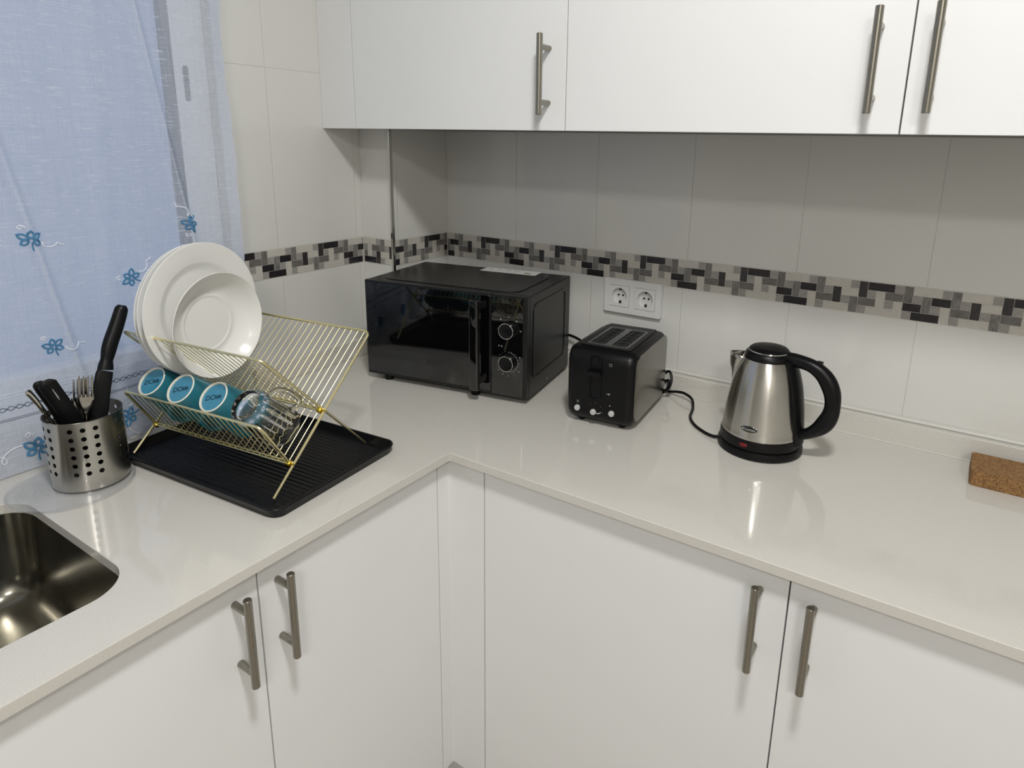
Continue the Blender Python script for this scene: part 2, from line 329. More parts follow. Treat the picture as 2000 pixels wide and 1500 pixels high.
b = MB().add([(0, -PD, ZF), (PW, -PD, ZF), (PW, -PD, ZC), (0, -PD, ZC)], [(0, 1, 2, 3)], 0).add([(PW, -PD, ZF), (PW, 0, ZF), (PW, 0, ZC), (PW, -PD, ZC)], [(0, 1, 2, 3)], 1)
struct(b, 'wall_pillar', [M['tile_pillar'], M['tile_pillar_side']], smooth=0)
# polished metal corner trim on the pillar
b = MB().box(PW-0.006, PW+0.002, -PD-0.002, -PD, 0.0, ZC).box(PW, PW+0.002, -PD-0.002, -PD+0.006, 0.0, ZC)
struct(b, 'trim_1', mat('polished_trim', (205, 205, 200), 0.12, 1.0, noise=0.02), smooth=0, bevel=0.0008)
# grout seams in the inner corners
b = MB().box(-0.001, 0.0022, -PD-0.0022, -PD, 0.049, ZC).box(PW-0.001, PW+0.0022, -0.0022, 0.001, 0.049, ZC)
struct(b, 'trim_2', M['silicone'], smooth=0)

# mosaic border: 15 x 4 unit repeat
PAT = [(0, 0, 3, 1, 'L'), (3, 0, 1, 1, 'G'), (4, 0, 1, 2, 'V'), (5, 0, 3, 1, 'L'), (8, 0, 1, 1, 'G'), (9, 0, 1, 2, 'D'), (10, 0, 3, 1, 'B'), (13, 0, 1, 1, 'G'), (14, 0, 1, 2, 'K'),
       (1, 1, 1, 2, 'V'), (2, 1, 2, 1, 'B'), (5, 1, 1, 1, 'G'), (6, 1, 1, 2, 'D'), (7, 1, 2, 1, 'L'), (10, 1, 1, 1, 'G'), (11, 1, 1, 2, 'L'), (12, 1, 2, 1, 'K'), (15, 1, 1, 1, 'G'),
       (2, 2, 1, 1, 'G'), (3, 2, 1, 2, 'L'), (4, 2, 2, 1, 'K'), (7, 2, 1, 1, 'G'), (8, 2, 1, 2, 'V'), (9, 2, 2, 1, 'K'), (12, 2, 1, 1, 'G'), (13, 2, 1, 2, 'L'), (14, 2, 2, 1, 'B'),
       (0, 3, 3, 1, 'B'), (4, 3, 1, 1, 'G'), (5, 3, 3, 1, 'L'), (9, 3, 1, 1, 'G'), (10, 3, 3, 1, 'L'), (14, 3, 1, 1, 'G')]
KEYS = list(MOS)
def mosaic(name, to3d, lo, hi, u0, flip=False):
    """to3d(u, z, d): point on the wall at run u, height z, standing d off it"""
    U = TW/15; V = (ZM2-ZM1)/4; vs = []; fs = []; mi = []; uvs = []
    def quad(a, b, c, d, k, dd):
        i = len(vs); vs.extend([to3d(a, c, dd), to3d(b, c, dd), to3d(b, d, dd), to3d(a, d, dd)]); fs.append((i, i+1, i+2, i+3)); mi.append(KEYS.index(k))
        horiz = (b-a) >= (d-c)*0.95; o = random.random()*9
        uvs.extend([(o+a, c), (o+b, c), (o+b, d), (o+a, d)] if horiz else [(o+c, a), (o+c, b), (o+d, b), (o+d, a)])
    quad(lo, hi, ZM1-0.001, ZM2+0.001, 'Z', 0.0006)
    g = 0.00035
    for rep in range(-2, 16):
        for c, r, w_, h_, k in PAT:
            if flip: c, r = 15-c-w_, 4-r-h_
            a = u0+rep*TW+c*U+g; b_ = a+w_*U-2*g
            if b_ <= lo or a >= hi: continue
            a, b_ = max(a, lo), min(b_, hi); z1 = ZM2-r*V-g; z0 = z1-h_*V+2*g
            quad(a, b_, z0, z1, k, 0.0011)
    me = D.meshes.new(name); me.from_pydata(vs, [], fs)
    for k in KEYS: me.materials.append(MOS[k])
    for p, k in zip(me.polygons, mi): p.material_index = k
    uv = me.uv_layers.new(name='UVMap')
    for i, q in enumerate(uvs): uv.data[i].uv = q
    o = D.objects.new(name, me); COL.objects.link(o); return tag(o, kind='structure')
mosaic('trim_3', lambda u, z, d: (u, -d, z), PW+0.0025, XR, 0.0925)
mosaic('trim_4', lambda u, z, d: (d, u, z), -0.63, -PD-0.0025, -0.2794)
mosaic('trim_5', lambda u, z, d: (u, -PD-d, z), 0.0025, PW-0.0065, -0.0335, flip=True)
mosaic('trim_6', lambda u, z, d: (PW+d, u, z), -PD+0.0065, -0.0025, -0.251)

# window in the left wall
win = D.objects.new('window_1', None); COL.objects.link(win); tag(win, kind='structure')
def wframe(nm, y0, y1, z0, z1, x0, x1, wd, m, par):
    b = MB()
    prism([(y0, z0), (y1, z0), (y1, z1), (y0, z1)], [[(y0+wd, z0+wd), (y1-wd, z0+wd), (y1-wd, z1-wd), (y0+wd, z1-wd)]], x0, x1, b)
    b.v = [(z, x, y) for x, y, z in b.v]
    return b.obj(nm, m, par, bevel=0.002)
wframe('window_frame', WY0+0.003, WY1-0.001, WZ0+0.001, WZ1-0.003, -0.115, -0.052, 0.03, M['pvc'], win)
sash = wframe('window_sash', -1.38, WY1-0.031, WZ0+0.032, WZ1-0.034, -0.085, -0.05, 0.045, M['pvc'], win)
wframe('window_sash', WY0+0.034, -1.335, WZ0+0.032, WZ1-0.034, -0.112, -0.088, 0.045, M['pvc'], win)
MB().box(-0.078, -0.049, WY1-0.089, WY1-0.0765, WZ0+0.078, WZ1-0.08).box(-0.078, -0.049, -1.335, -1.322, WZ0+0.078, WZ1-0.08).obj('window_gasket', M['gasket'], win)
MB().box(-0.07, -0.066, -1.325, WY1-0.088, WZ0+0.088, WZ1-0.09).obj('window_pane', M['windowglass'], win, smooth=0)
MB().box(-0.102, -0.098, WY0+0.08, -1.382, WZ0+0.078, WZ1-0.08).obj('window_pane', M['windowglass'], win, smooth=0)
b = MB(); prism(rrect(-0.662, -0.650, 0.672, 0.745, 0.0055), [], -0.0515, -0.0485, b); b.v = [(z, x, y) for x, y, z in b.v]; b.obj('window_latch', M['gasket'], win)

# ---------------------------------------------------------------- worktop with sink cut-out
CX, CY = 0.6211, -0.588; TT = 0.018
hole = rrect(0.128, 0.519, -1.62, -1.132, 0.062, 10)
b = prism([(0.0, -3.0), (CX, -3.0), (CX, CY), (2.6, CY), (2.6, -0.001), (PW+0.001, -0.001), (PW+0.001, -PD-0.001), (0.0, -PD-0.001)], [hole], -TT, 0.0)
wt = b.obj('worktop', M['quartz'], smooth=0); merge(wt)
md = wt.modifiers.new('bevel', 'BEVEL'); md.width = 0.0012; md.segments = 2; md.limit_method = 'ANGLE'; md.angle_limit = rad(50)
tag(wt, 'pale polished stone worktop running along both walls with a sink cut-out', 'worktop')
t = MB().box(PW+0.001, 2.6, -0.0226, -0.0005, 0.0003, 0.0485).obj('worktop_upstand', M['quartz'], smooth=0, bevel=0.0012); tag(t, 'long low stone upstand along the right tiled wall behind the kettle', 'upstand', 'stone upstands')
t = MB().box(0.0005, 0.0226, -0.60, -PD-0.024, 0.0003, 0.0485).obj('worktop_upstand', M['quartz'], smooth=0, bevel=0.0012); tag(t, 'short stone upstand on the wall beside the curtain, left of the microwave', 'upstand', 'stone upstands')
t = MB().box(0.0231, PW, -PD-0.0231, -PD-0.0012, 0.0003, 0.0485).obj('worktop_upstand', M['quartz'], smooth=0, bevel=0.0012); tag(t, 'stone upstand at the foot of the tiled pillar, behind the microwave', 'upstand', 'stone upstands')
b = MB().tube([(PW+0.02, -0.004, 0.052), (2.6, -0.004, 0.052)], 0.0038, 8).box(PW+0.02, 2.6, -0.0035, -0.0005, 0.048, 0.058); struct(b, 'trim_7', M['silicone'])
b = MB().tube([(PW+0.02, -0.0233, 0.0012), (2.6, -0.0233, 0.0012)], 0.0016, 8); struct(b, 'trim_8', M['silicone'])

# sink
sink = thing('kitchen_sink', 'undermounted brushed steel sink basin cut into the worktop at the lower left', 'sink', (0.32, -1.37, -0.18))
b = MB(); rings = []
for z, ins, r in ((-TT-0.0005, -0.012, 0.07), (-TT-0.0005, -0.001, 0.062), (-0.05, 0.001, 0.06), (-0.13, 0.006, 0.056), (-0.155, 0.012, 0.052), (-0.168, 0.022, 0.046), (-0.174, 0.04, 0.04), (-0.176, 0.08, 0.03), (-0.178, 0.15, 0.02)):
    rings.append([(x-0.32, y+1.37, z+0.18) for x, y in rrect(0.128+ins, 0.519-ins, -1.62+ins, -1.132-ins, r, 10)])
b.loops(rings, (False, True)); b.obj('basin', M['sinksteel'], sink, smooth=50)
MB().lathe([(0.046, 0.003), (0.044, 0.0055), (0.036, 0.005), (0.03, 0.003), (0.02, 0.003), (0.018, 0.007), (0.003, 0.008)], 40).obj('drain', M['chrome'], sink, loc=(0.03, -0.03, 0.0))
b = MB()
for x, y, s in ((0.02, 0.10, .007), (0.05, 0.118, .006), (0.075, 0.13, .009), (0.09, 0.10, .006), (0.01, 0.085, .006), (-0.01, 0.10, .007), (0.055, 0.075, .006), (0.11, 0.13, .005), (0.12, 0.09, .007)):
    b.lathe([(s, 0.0), (s*0.8, s*0.22), (s*0.3, s*0.33)], 14, (x, y, 0.0045))
b.obj('water_drop', M['glass'], sink)['kind'] = 'stuff'

# ---------------------------------------------------------------- cabinets
def handle(parent, x, y, zc, ax):
    """bar handle on a door; ax: outward direction of the door face, (1,0) or (0,-1)"""
    ox, oy = ax; b = MB(); r = 0.0062; H = 0.075
    P = lambda d, z: (x+ox*d, y+oy*d, zc+z)
    pts = [P(0.035, -H), P(0.035, -H+0.001), P(0.035, H-0.001), P(0.035, H)]; b.tube(pts, [r*0.86, r, r, r*0.86], 20)
    for z in (-0.051, 0.051): b.tube([P(0.0, z), P(0.032, z)], 0.0056, 16)
    return b.obj('handle', M['steelbar'], parent, smooth=40)
def door(parent, face, a0, a1, z0, z1, off, hpos=None, hz=None):
    """door slab; face 'y': faces -y at y=off, a=x range; face 'x': faces +x at x=off, a=y range"""
    g = 0.0012
    b = MB().box(a0+g, a1-g, off, off+0.018, z0, z1) if face == 'y' else MB().box(off-0.018, off, a0+g, a1-g, z0, z1)
    d = b.obj('door', M['cab'], parent, smooth=0, bevel=0.0008)
    if hpos is not None:
        if face == 'y': handle(d, hpos, off, hz, (0, -1))
        else: handle(d, off, hpos, hz, (1, 0))
    return d
def carcass(parent, x0, x1, y0, y1, z0, z1, front, div=None):
    t = 0.016; b = MB().box(x0, x1, y0, y1, z0, z0+t)
    if front == 'y':
        b.box(x0, x0+t, y0, y1, z0+t, z1).box(x1-t, x1, y0, y1, z0+t, z1).box(x0+t, x1-t, y1-t, y1, z0+t, z1).box(x0+t, x1-t, y0, y0+0.06, z1-t, z1)
        if div: b.box(div-t/2, div+t/2, y0, y1-t, z0+t, z1-t)
    else:
        b.box(x0, x1, y0, y0+t, z0+t, z1).box(x0, x1, y1-t, y1, z0+t, z1).box(x0, x0+t, y0+t, y1-t, z0+t, z1).box(x1-0.06, x1, y0+t, y1-t, z1-t, z1)
    return b.obj('body', M['carcass'], parent, smooth=0)
LX, RY = CX-0.0202, CY+0.0198            # door faces of the two lower runs
ZB0, ZB1 = -0.79, -0.0205
HZL = -0.1135
t = thing('base_cabinet', 'white two-door lower cabinet under the sink, its bar handles side by side', 'cabinet', (0, 0, ZF), group='lower kitchen cabinets')
def rel(o, t):   # children are modelled in world coordinates, so undo the parent's offset
    for c in t.children: c.location = tuple(-v for v in t.location)
door(t, 'x', -1.0043, -0.6025, ZB0, ZB1, LX, -0.9715, HZL); door(t, 'x', -1.406, -1.0043, ZB0, ZB1, LX, -1.0435, HZL)
carcass(t, 0.03, LX-0.0195, -1.405, -0.604, ZB0, -0.19, 'x'); rel(None, t)
t = thing('base_cabinet', 'white two-door lower cabinet below the kettle, handles either side of the gap', 'cabinet', (0, 0, ZF), group='lower kitchen cabinets')
door(t, 'y', 0.6927, 1.2727, ZB0, ZB1, RY, 1.2305, HZL); door(t, 'y', 1.2727, 1.853, ZB0, ZB1, RY, 1.3095, HZL)
carcass(t, 0.694, 1.852, RY+0.0195, -0.03, ZB0, -0.0205, 'y', 1.2727); rel(None, t)
b = prism([(LX, -0.6011), (LX, RY), (0.6913, RY), (0.6913, RY+0.018), (LX-0.018, RY+0.018), (LX-0.018, -0.6011)], [], ZB0, ZB1)
t = b.obj('corner_filler', M['cab'], smooth=0, bevel=0.0006); tag(t, 'narrow white corner post joining the two runs of lower cabinets', 'filler panel')
t = MB().box(0.03, LX-0.06, -2.9, RY+0.06, ZF+0.0005, ZB0-0.001).box(LX-0.06, 2.5, RY+0.045, RY+0.06, ZF+0.0005, ZB0-0.001).obj('kickboard', M['cab'], smooth=0); tag(t, 'white kickboard under the lower cabinets near the floor', 'plinth')
UY, UZ, UT = -0.3403, 0.6224, 1.36
t = thing('wall_cabinet', 'white single-door wall cabinet above the microwave, next to the narrow filler', 'cabinet', (0, 0, UZ), group='white wall cabinets')
door(t, 'y', 0.1203, 0.7185, UZ, UT, UY, 0.6785, 0.7265)
b = MB().box(0.1203, 0.7175, UY+0.0195, -0.001, UZ+0.001, UZ+0.017).box(0.1203, 0.1363, UY+0.0195, -0.001, UZ+0.017, UT).box(0.7015, 0.7175, UY+0.0195, -0.001, UZ+0.017, UT).box(0.1363, 0.7015, -0.017, -0.001, UZ+0.017, UT).box(0.1363, 0.7015, UY+0.0195, -0.017, UT-0.016, UT)
b.obj('body', M['carcass'], t, smooth=0); rel(None, t)
t = thing('wall_cabinet', 'white two-door wall cabinet above the kettle, handles either side of the gap', 'cabinet', (0, 0, UZ), group='white wall cabinets')
door(t, 'y', 0.7185, 1.3086, UZ, UT, UY, 1.2640, 0.7265); door(t, 'y', 1.3086, 1.90, UZ, UT, UY, 1.3420, 0.7265)
b = MB().box(0.7195, 1.899, UY+0.0195, -0.001, UZ+0.001, UZ+0.017).box(0.7195, 0.7355, UY+0.0195, -0.001, UZ+0.017, UT).box(1.883, 1.899, UY+0.0195, -0.001, UZ+0.017, UT).box(0.7355, 1.883, -0.017, -0.001, UZ+0.017, UT).box(0.7355, 1.883, UY+0.0195, -0.017, UT-0.016, UT).box(1.301, 1.317, UY+0.0195, -0.017, UZ+0.017, UT-0.016)
b.obj('body', M['carcass'], t, smooth=0); rel(None, t)
t = MB().box(0.0005, 0.1189, UY, UY+0.018, UZ, UT).box(0.0005, 0.1165, UY+0.018, -PD-0.001, UZ+0.001, UZ+0.017).obj('filler_panel', M['cab'], smooth=0, bevel=0.0006); tag(t, 'narrow white filler panel between the left wall and the wall cabinets', 'filler panel')

# ---------------------------------------------------------------- power outlet
SX0, SX1, SZ0, SZ1 = 0.652, 0.809, 0.1785, 0.2665
so = thing('power_outlet', 'white double power socket on the tiles above the toaster', 'socket', ((SX0+SX1)/2, -0.0012, (SZ0+SZ1)/2))
W2, H2 = (SX1-SX0)/2, (SZ1-SZ0)/2
def yface(b):   # (x, z, depth) -> stands on a wall facing -y
    b.v = [(x, -z, y) for x, y, z in b.v]; return b
holes = [[(cx+0.0205*math.cos(2*PI*k/40), 0.0205*math.sin(2*PI*k/40)) for k in range(40)] for cx in (-0.0355, 0.0355)]
b = yface(prism(rrect(-W2, W2, -H2, H2, 0.004), [rrect(cx-0.0275, cx+0.0275, -0.0275, 0.0275, 0.002) for cx in (-0.0355, 0.0355)], 0.0, 0.0085)); b.obj('cover_frame', M['socket'], so, bevel=0.0015)
for i, cx in enumerate((-0.0355, 0.0355)):
    b = yface(prism(rrect(cx-0.0268, cx+0.0268, -0.0268, 0.0268, 0.0015), [holes[i]], 0.0, 0.0098)); si = b.obj('socket_insert', M['socket'], so, bevel=0.0008)
    b = yface(MB().lathe([(0.0204, 0.0098), (0.0196, 0.0), (0.0196, -0.0)], 40, (cx, 0, 0), (False, True)).lathe([(0.0196, 0.0001), (0.001, 0.0001)], 40, (cx, 0, 0), (False, True))); b.obj('socket_well', M['socket'], si)
    b = MB()
    for dx in (-0.0062, 0.0062): b.lathe([(0.0027, 0.0008), (0.0026, 0.0003)], 16, (cx+dx, 0.001, 0))
    b.box(cx-0.0022, cx+0.0022, -0.0195, -0.0135, 0.0003, 0.006).box(cx-0.0022, cx+0.0022, 0.0150, 0.0195, 0.0003, 0.006)
    yface(b).obj('contact', M['hole'], si)

# ---------------------------------------------------------------- microwave
MWW, MWD, MZ0, MZ1 = 0.4437, 0.283, 0.012, 0.260
mw = thing('microwave', 'black microwave oven with a mirrored black door in the corner', 'microwave', (0.1750, -0.3845, 0), 0.1858)
b = MB().box(0.0005, MWW-0.0005, 0.014, MWD, MZ0, MZ1)
body = b.obj('body', M['blackpaint'], mw, smooth=35, bevel=0.004, seg=3)
b = prism(rrect(0.028, 0.405, 0.028, MWD-0.03, 0.035, 8), [], MZ1, MZ1+0.0018); b.obj('top_panel', M['blackpaint'], body, bevel=0.0012)
b = prism(rrect(0.035, MWD-0.035, 0.052, 0.236, 0.02, 8), [rrect(0.041, MWD-0.041, 0.058, 0.230, 0.016, 8)], 0, 0.0022)
b.v = [(MWW-0.001+z, x, y) for x, y, z in b.v]; b.obj('side_panel', M['blackpaint'], body, bevel=0.001)
# door: frame with mirror glass
dr = MB().box(0.0, 0.351, 0.0005, 0.014, MZ0+0.004, MZ1).obj('door', M['blackpaint'], mw, smooth=35, bevel=0.002)
MB().box(0.0035, 0.3505, -0.0012, 0.0003, MZ0+0.0115, MZ1-0.0045).obj('door_glass', M['blackgloss'], dr, smooth=0, bevel=0.0006)
hb = MB()

rings = []
for z, hw, dp in ((0.031, 0.010, 0.006), (0.033, 0.0115, 0.0075), (0.14, 0.0118, 0.008), (0.2465, 0.0115, 0.0075), (0.2485, 0.010, 0.006)):
    rings.append([(0.3235+x, -0.030+y, z) for x, y in rrect(-hw, hw, -dp, dp, 0.0045, 4)])
hb.loops(rings); hb.box(0.316, 0.331, -0.024, -0.001, 0.042, 0.060).box(0.316, 0.331, -0.024, -0.001, 0.222, 0.240)
hb.obj('door_handle', M['blackgloss'], dr, smooth=35, bevel=0.001)
pn = MB().box(0.3522, MWW, 0.0, 0.014, MZ0+0.004, MZ1).obj('control_panel', M['blackpaint'], mw, smooth=35, bevel=0.002)
MB().box(0.3530, 0.4335, -0.0012, 0.0, MZ0+0.006, MZ1-0.004).obj('panel_glass', M['blackgloss'], pn, smooth=0, bevel=0.0006)
KX = 0.3970
for kz in (0.1800, 0.1015):
    k = yface(MB().lathe([(0.0195, 0.0013), (0.0192, 0.014), (0.0178, 0.0172), (0.0172, 0.0168), (0.001, 0.0160)], 48, (0, 0, 0))).obj('dial', M['black'], pn, loc=(KX, 0, kz), smooth=40)
    yface(MB().tube([(0.0180*math.cos(2*PI*i/64), 0.0180*math.sin(2*PI*i/64), 0.0171) for i in range(64)], 0.00085, 8, True)).obj('chrome_ring', M['chrome'], k)
    a = rad(48); yface(MB().tube([(0.0160*math.cos(a), 0.0160*math.sin(a), 0.0172), (0.0215*math.cos(a), 0.0215*math.sin(a), 0.0164)], 0.0007, 6)).obj('pointer_mark', M['paper'], k)
b = MB()
def mark(kz, ang, r0, r1, w_=0.0004):
    a = rad(ang); p = [(KX+rr*math.cos(a), kz+rr*math.sin(a)) for rr in (r0, r1)]; dx, dy = -math.sin(a)*w_, math.cos(a)*w_
    b.add([(p[0][0]-dx, p[0][1]-dy, 0.0015), (p[0][0]+dx, p[0][1]+dy, 0.0015), (p[1][0]+dx, p[1][1]+dy, 0.0015), (p[1][0]-dx, p[1][1]-dy, 0.0015)], [(0, 1, 2, 3)])
def blob(x, z, s):   # little heating symbol: triangle over a bar
    b.add([(x-s, z-s*0.6, 0.0015), (x+s, z-s*0.6, 0.0015), (x+s*0.15, z+s, 0.0015), (x-s*0.15, z+s, 0.0015)], [(0, 1, 2, 3)]); b.add([(x-s*1.1, z-s*1.1, 0.0015), (x+s*1.1, z-s*1.1, 0.0015), (x+s*1.1, z-s*0.8, 0.0015), (x-s*1.1, z-s*0.8, 0.0015)], [(0, 1, 2, 3)])
for an in (180, 130, 90, 48, 0): mark(0.180, an, 0.0275, 0.0285, 0.0008)
for an, s in ((130, .0021), (90, .0013), (48, .0017), (0, .0017)): blob(KX+0.031*math.cos(rad(an)), 0.180+0.031*math.sin(rad(an)), s)
for an in range(90, -260, -18): mark(0.1015, an, 0.0245, 0.0262 if an % 36 else 0.0275)
for i in range(60):
    a0 = 90-i*6
    if a0 < -200: break
    p = [(KX+0.0235*math.cos(rad(a)), 0.1015+0.0235*math.sin(rad(a))) for a in (a0, a0-6)]; q = [(KX+0.0240*math.cos(rad(a)), 0.1015+0.0240*math.sin(rad(a))) for a in (a0, a0-6)]
    b.add([(p[0][0], p[0][1], .0015), (p[1][0], p[1][1], .0015), (q[1][0], q[1][1], .0015), (q[0][0], q[0][1], .0015)], [(0, 1, 2, 3)])
for an in (28, -36, -90, -115, -140): blob(KX+0.033*math.cos(rad(an)), 0.1015+0.033*math.sin(rad(an)), 0.0018)
blob(KX-0.017, 0.139, 0.002); blob(KX-0.024, 0.1395, 0.0018)
clusters(yface(b), 'printed_symbol', M['print'], pn)
for x, y in ((0.30, 0.02), (0.05, 0.02), (0.05, 0.255), (0.40, 0.255)): MB().lathe([(0.011, 0), (0.012, 0.004), (0.012, MZ0)], 20, (x, y, 0.0)).obj('foot', M['black'], mw)
st = MB().box(0.203, 0.364, 0.229, 0.279, MZ1+0.0018, MZ1+0.0022).obj('sticker', M['paper'], mw, smooth=0)
b = MB().box(0.328, 0.345, 0.238, 0.250, MZ1+0.0022, MZ1+0.0024); b.obj('sticker_mark', M['olive'], st, smooth=0)
b = MB()
for x in (0.215, 0.24, 0.265, 0.29): b.box(x, x+0.014, 0.262, 0.264, MZ1+0.0022, MZ1+0.0024).box(x, x+0.018, 0.256, 0.2572, MZ1+0.0022, MZ1+0.0024)
b.obj('sticker_print', M['print'], st, smooth=0)
b = MB(); b.v = []; MBs = MB().lathe([(0.0022, 0.0), (0.0018, 0.001)], 12, (0, 0, 0)); MBs.v = [(MWW-0.0006+z, 0.128+x, 0.026+y) for x, y, z in MBs.v]; MBs.obj('screw', M['steelbar'], body)
b = MB().tube(smooth_path([(0.40, MWD+0.001, 0.098), (0.44, MWD+0.006, 0.096), (0.48, MWD-0.010, 0.090), (0.525, MWD-0.040, 0.074), (0.55, MWD-0.05, 0.035), (0.57, MWD-0.045, 0.0045), (0.62, MWD-0.05, 0.0042)]), 0.0035, 10); b.obj('power_cord', M['black'], mw)

# ---------------------------------------------------------------- toaster
TWd, TD, TZ0, TZ1 = 0.153, 0.240, 0.006, 0.1735
to = thing('toaster', 'two-slot black toaster with brushed steel sides, left of the kettle', 'toaster', (0.7272, -0.3193, 0), 0.1088)
b = MB(); rings = []
prof = rrect(0.0, TD, TZ0, TZ1, 0.028, 8)
for x, ins in ((0.0, 0.016), (0.0022, 0.0085), (0.008, 0.0028), (0.017, 0.0), (TWd-0.017, 0.0), (TWd-0.008, 0.0028), (TWd-0.0022, 0.0085), (TWd, 0.016)):
    rings.append([(x, yy, zz) for yy, zz in rrect(ins, TD-ins, TZ0+ins, TZ1-ins*0.8, max(0.004, 0.030-ins), 8)])
tb = b.loops(rings).obj('body', M['black'], to, smooth=40)
for sx in (0, 1):
    x0 = TWd-0.0005 if sx else 0.0005; dx = 0.0022 if sx else -0.0022
    b = MB(); rr = []
    for k, ins in ((0, 0.0), (1, 0.0), (1.25, 0.003)): rr.append([(x0+dx*k, yy, zz) for yy, zz in rrect(0.0125+ins, TD-0.006-ins, 0.017+ins, 0.166-ins, 0.026, 8)])
    b.loops(rr).obj('side_panel', M['steel'], to, smooth=30)
# recessed top with the slot plate
b = prism(rrect(0.018, 0.134, 0.026, TD-0.026, 0.006), [rrect(0.028, 0.124, 0.038, TD-0.050, 0.008)], TZ1-0.002, TZ1+0.0025); b.obj('top_rim', M['black'], tb, bevel=0.0012)
sl = prism(rrect(0.0285, 0.1235, 0.0385, TD-0.0505, 0.007), [rrect(0.0355, 0.0685, 0.046, TD-0.058, 0.005), rrect(0.0835, 0.1165, 0.046, TD-0.058, 0.005)], TZ1, TZ1+0.0022).obj('slot_plate', M['wirein'], to, bevel=0.0008)
b = MB()
for x0 in (0.0355, 0.0835): b.box(x0, x0+0.033, 0.046, TD-0.058, TZ1-0.0006, TZ1+0.0004)
b.obj('slot_opening', M['hole'], sl, smooth=0)
b = MB()
for x0 in (0.0355, 0.0835):
    for k in range(6): y = 0.056+k*0.0235; b.tube([(x0+0.001, y, TZ1+0.0008), (x0+0.016, y+0.004, TZ1+0.0014), (x0+0.032, y, TZ1+0.0008)], 0.0006, 5)
    for xx in (x0+0.007, x0+0.026): b.tube([(xx, 0.047, TZ1+0.001), (xx, TD-0.059, TZ1+0.001)], 0.0006, 5)
b.obj('bread_guard', M['wirein'], sl)
b = MB().box(0.0625, 0.0735, -0.0006, 0.001, 0.070, 0.160); b.obj('lever_track', M['black'], tb, bevel=0.0)
b = yface(prism(rrect(0.054, 0.082, 0.062, 0.168, 0.0135), [rrect(0.0565, 0.0795, 0.0645, 0.1655, 0.0112)], 0.0, 0.0018)); b.obj('track_surround', M['black'], tb, bevel=0.0006)
b = MB().box(0.0635, 0.0725, -0.0035, 0.0, 0.1235, 0.128).box(0.052, 0.084, -0.0175, -0.003, 0.1225, 0.1305); b.obj('lever', M['black'], to, bevel=0.0025, seg=3)
for x, z in ((0.0285, 0.0375), (0.0660, 0.0345), (0.1080, 0.0390)):
    yface(MB().lathe([(0.0066, 0.0), (0.0066, 0.0038), (0.0056, 0.0052), (0.001, 0.0056)], 28, (x, z, 0))).obj('button', M['silverbtn'], to)
b = MB().tube([(0.0725, 0.0335, 0.002), (0.0775, 0.0325, 0.002), (0.0815, 0.0345, 0.002), (0.0835, 0.037, 0.002)], 0.0011, 6); yface(b).obj('dial_pointer', M['silverbtn'], to)
b = MB()
def sq(x, z, s, t_=0.0005):
    for a0, a1, c0, c1 in ((x-s, x+s, z+s-t_, z+s), (x-s, x+s, z-s, z-s+t_), (x-s, x-s+t_, z-s, z+s), (x+s-t_, x+s, z-s, z+s)): b.add([(a0, c0, .0003), (a1, c0, .0003), (a1, c1, .0003), (a0, c1, .0003)], [(0, 1, 2, 3)])
sq(0.101, 0.1465, 0.0030, 0.0008); sq(0.029, 0.0520, 0.0026); sq(0.029, 0.0520, 0.0010)
for x, z, s in ((0.100, 0.081, .0022), (0.070, 0.0555, .0007), (0.082, 0.049, .0007), (0.087, 0.036, .0008), (0.058, 0.0525, .0006), (0.103, 0.0555, .0016), (0.0955, 0.081, .0012)): b.lathe([(s, 0.0003), (s*0.6, 0.0004)], 10, (x, z, 0))
clusters(yface(b), 'printed_symbol', M['print'], tb, 0.0062)
for x, y in ((0.028, 0.03), (TWd-0.03, 0.03), (0.028, TD-0.03), (TWd-0.03, TD-0.03)): MB().lathe([(0.0075, 0), (0.008, 0.002), (0.008, 0.009)], 16, (x, y, 0)).obj('foot', M['black'], to)
# the cord bundle behind it
b = MB().tube(smooth_path([(0.120, TD-0.004, 0.030), (0.140, TD+0.014, 0.050), (0.160, TD+0.010, 0.066), (0.170, TD-0.002, 0.052), (0.166, TD-0.010, 0.030), (0.140, TD+0.004, 0.012), (0.110, TD+0.008, 0.006)], 8), 0.0032, 10)
b.tube(smooth_path([(0.110, TD+0.012, 0.010), (0.146, TD+0.008, 0.036), (0.163, TD+0.002, 0.045), (0.160, TD-0.004, 0.022), (0.138, TD+0.002, 0.0055)], 8), 0.0032, 10); b.obj('power_cord', M['black'], to)

# ---------------------------------------------------------------- kettle
ke = thing('electric_kettle', 'stainless steel electric kettle with black handle and lid', 'kettle', (1.12, -0.195, 0), rad(-8))
MB().lathe([(0.078, 0.0), (0.0835, 0.003), (0.0835, 0.012), (0.082, 0.0165), (0.079, 0.018), (0.01, 0.018)], 72).obj('power_base', M['black'], ke)
MB().lathe([(0.072, 0.0182), (0.0795, 0.0195), (0.0805, 0.024), (0.0795, 0.0385), (0.0775, 0.0395), (0.01, 0.0395)], 72).obj('lower_ring', M['black'], ke)
KP = [(0.0780, 0.0395), (0.0785, 0.0415), (0.0772, 0.046), (0.0765, 0.055), (0.0750, 0.070), (0.0733, 0.088), (0.0712, 0.105), (0.0683, 0.124), (0.0650, 0.143), (0.0603, 0.160), (0.0552, 0.175), (0.0500, 0.186), (0.0462, 0.193)]
kb = MB().lathe(KP+[(0.040, 0.193)], 96).obj('body', M['steelv'], ke, smooth=50)
def kr(z):
    for (r0, z0), (r1, z1) in zip(KP, KP[1:]):
        if z0 <= z <= z1: return r0+(r1-r0)*(z-z0)/(z1-z0)
    return KP[-1][0] if z > 0.1 else KP[0][0]
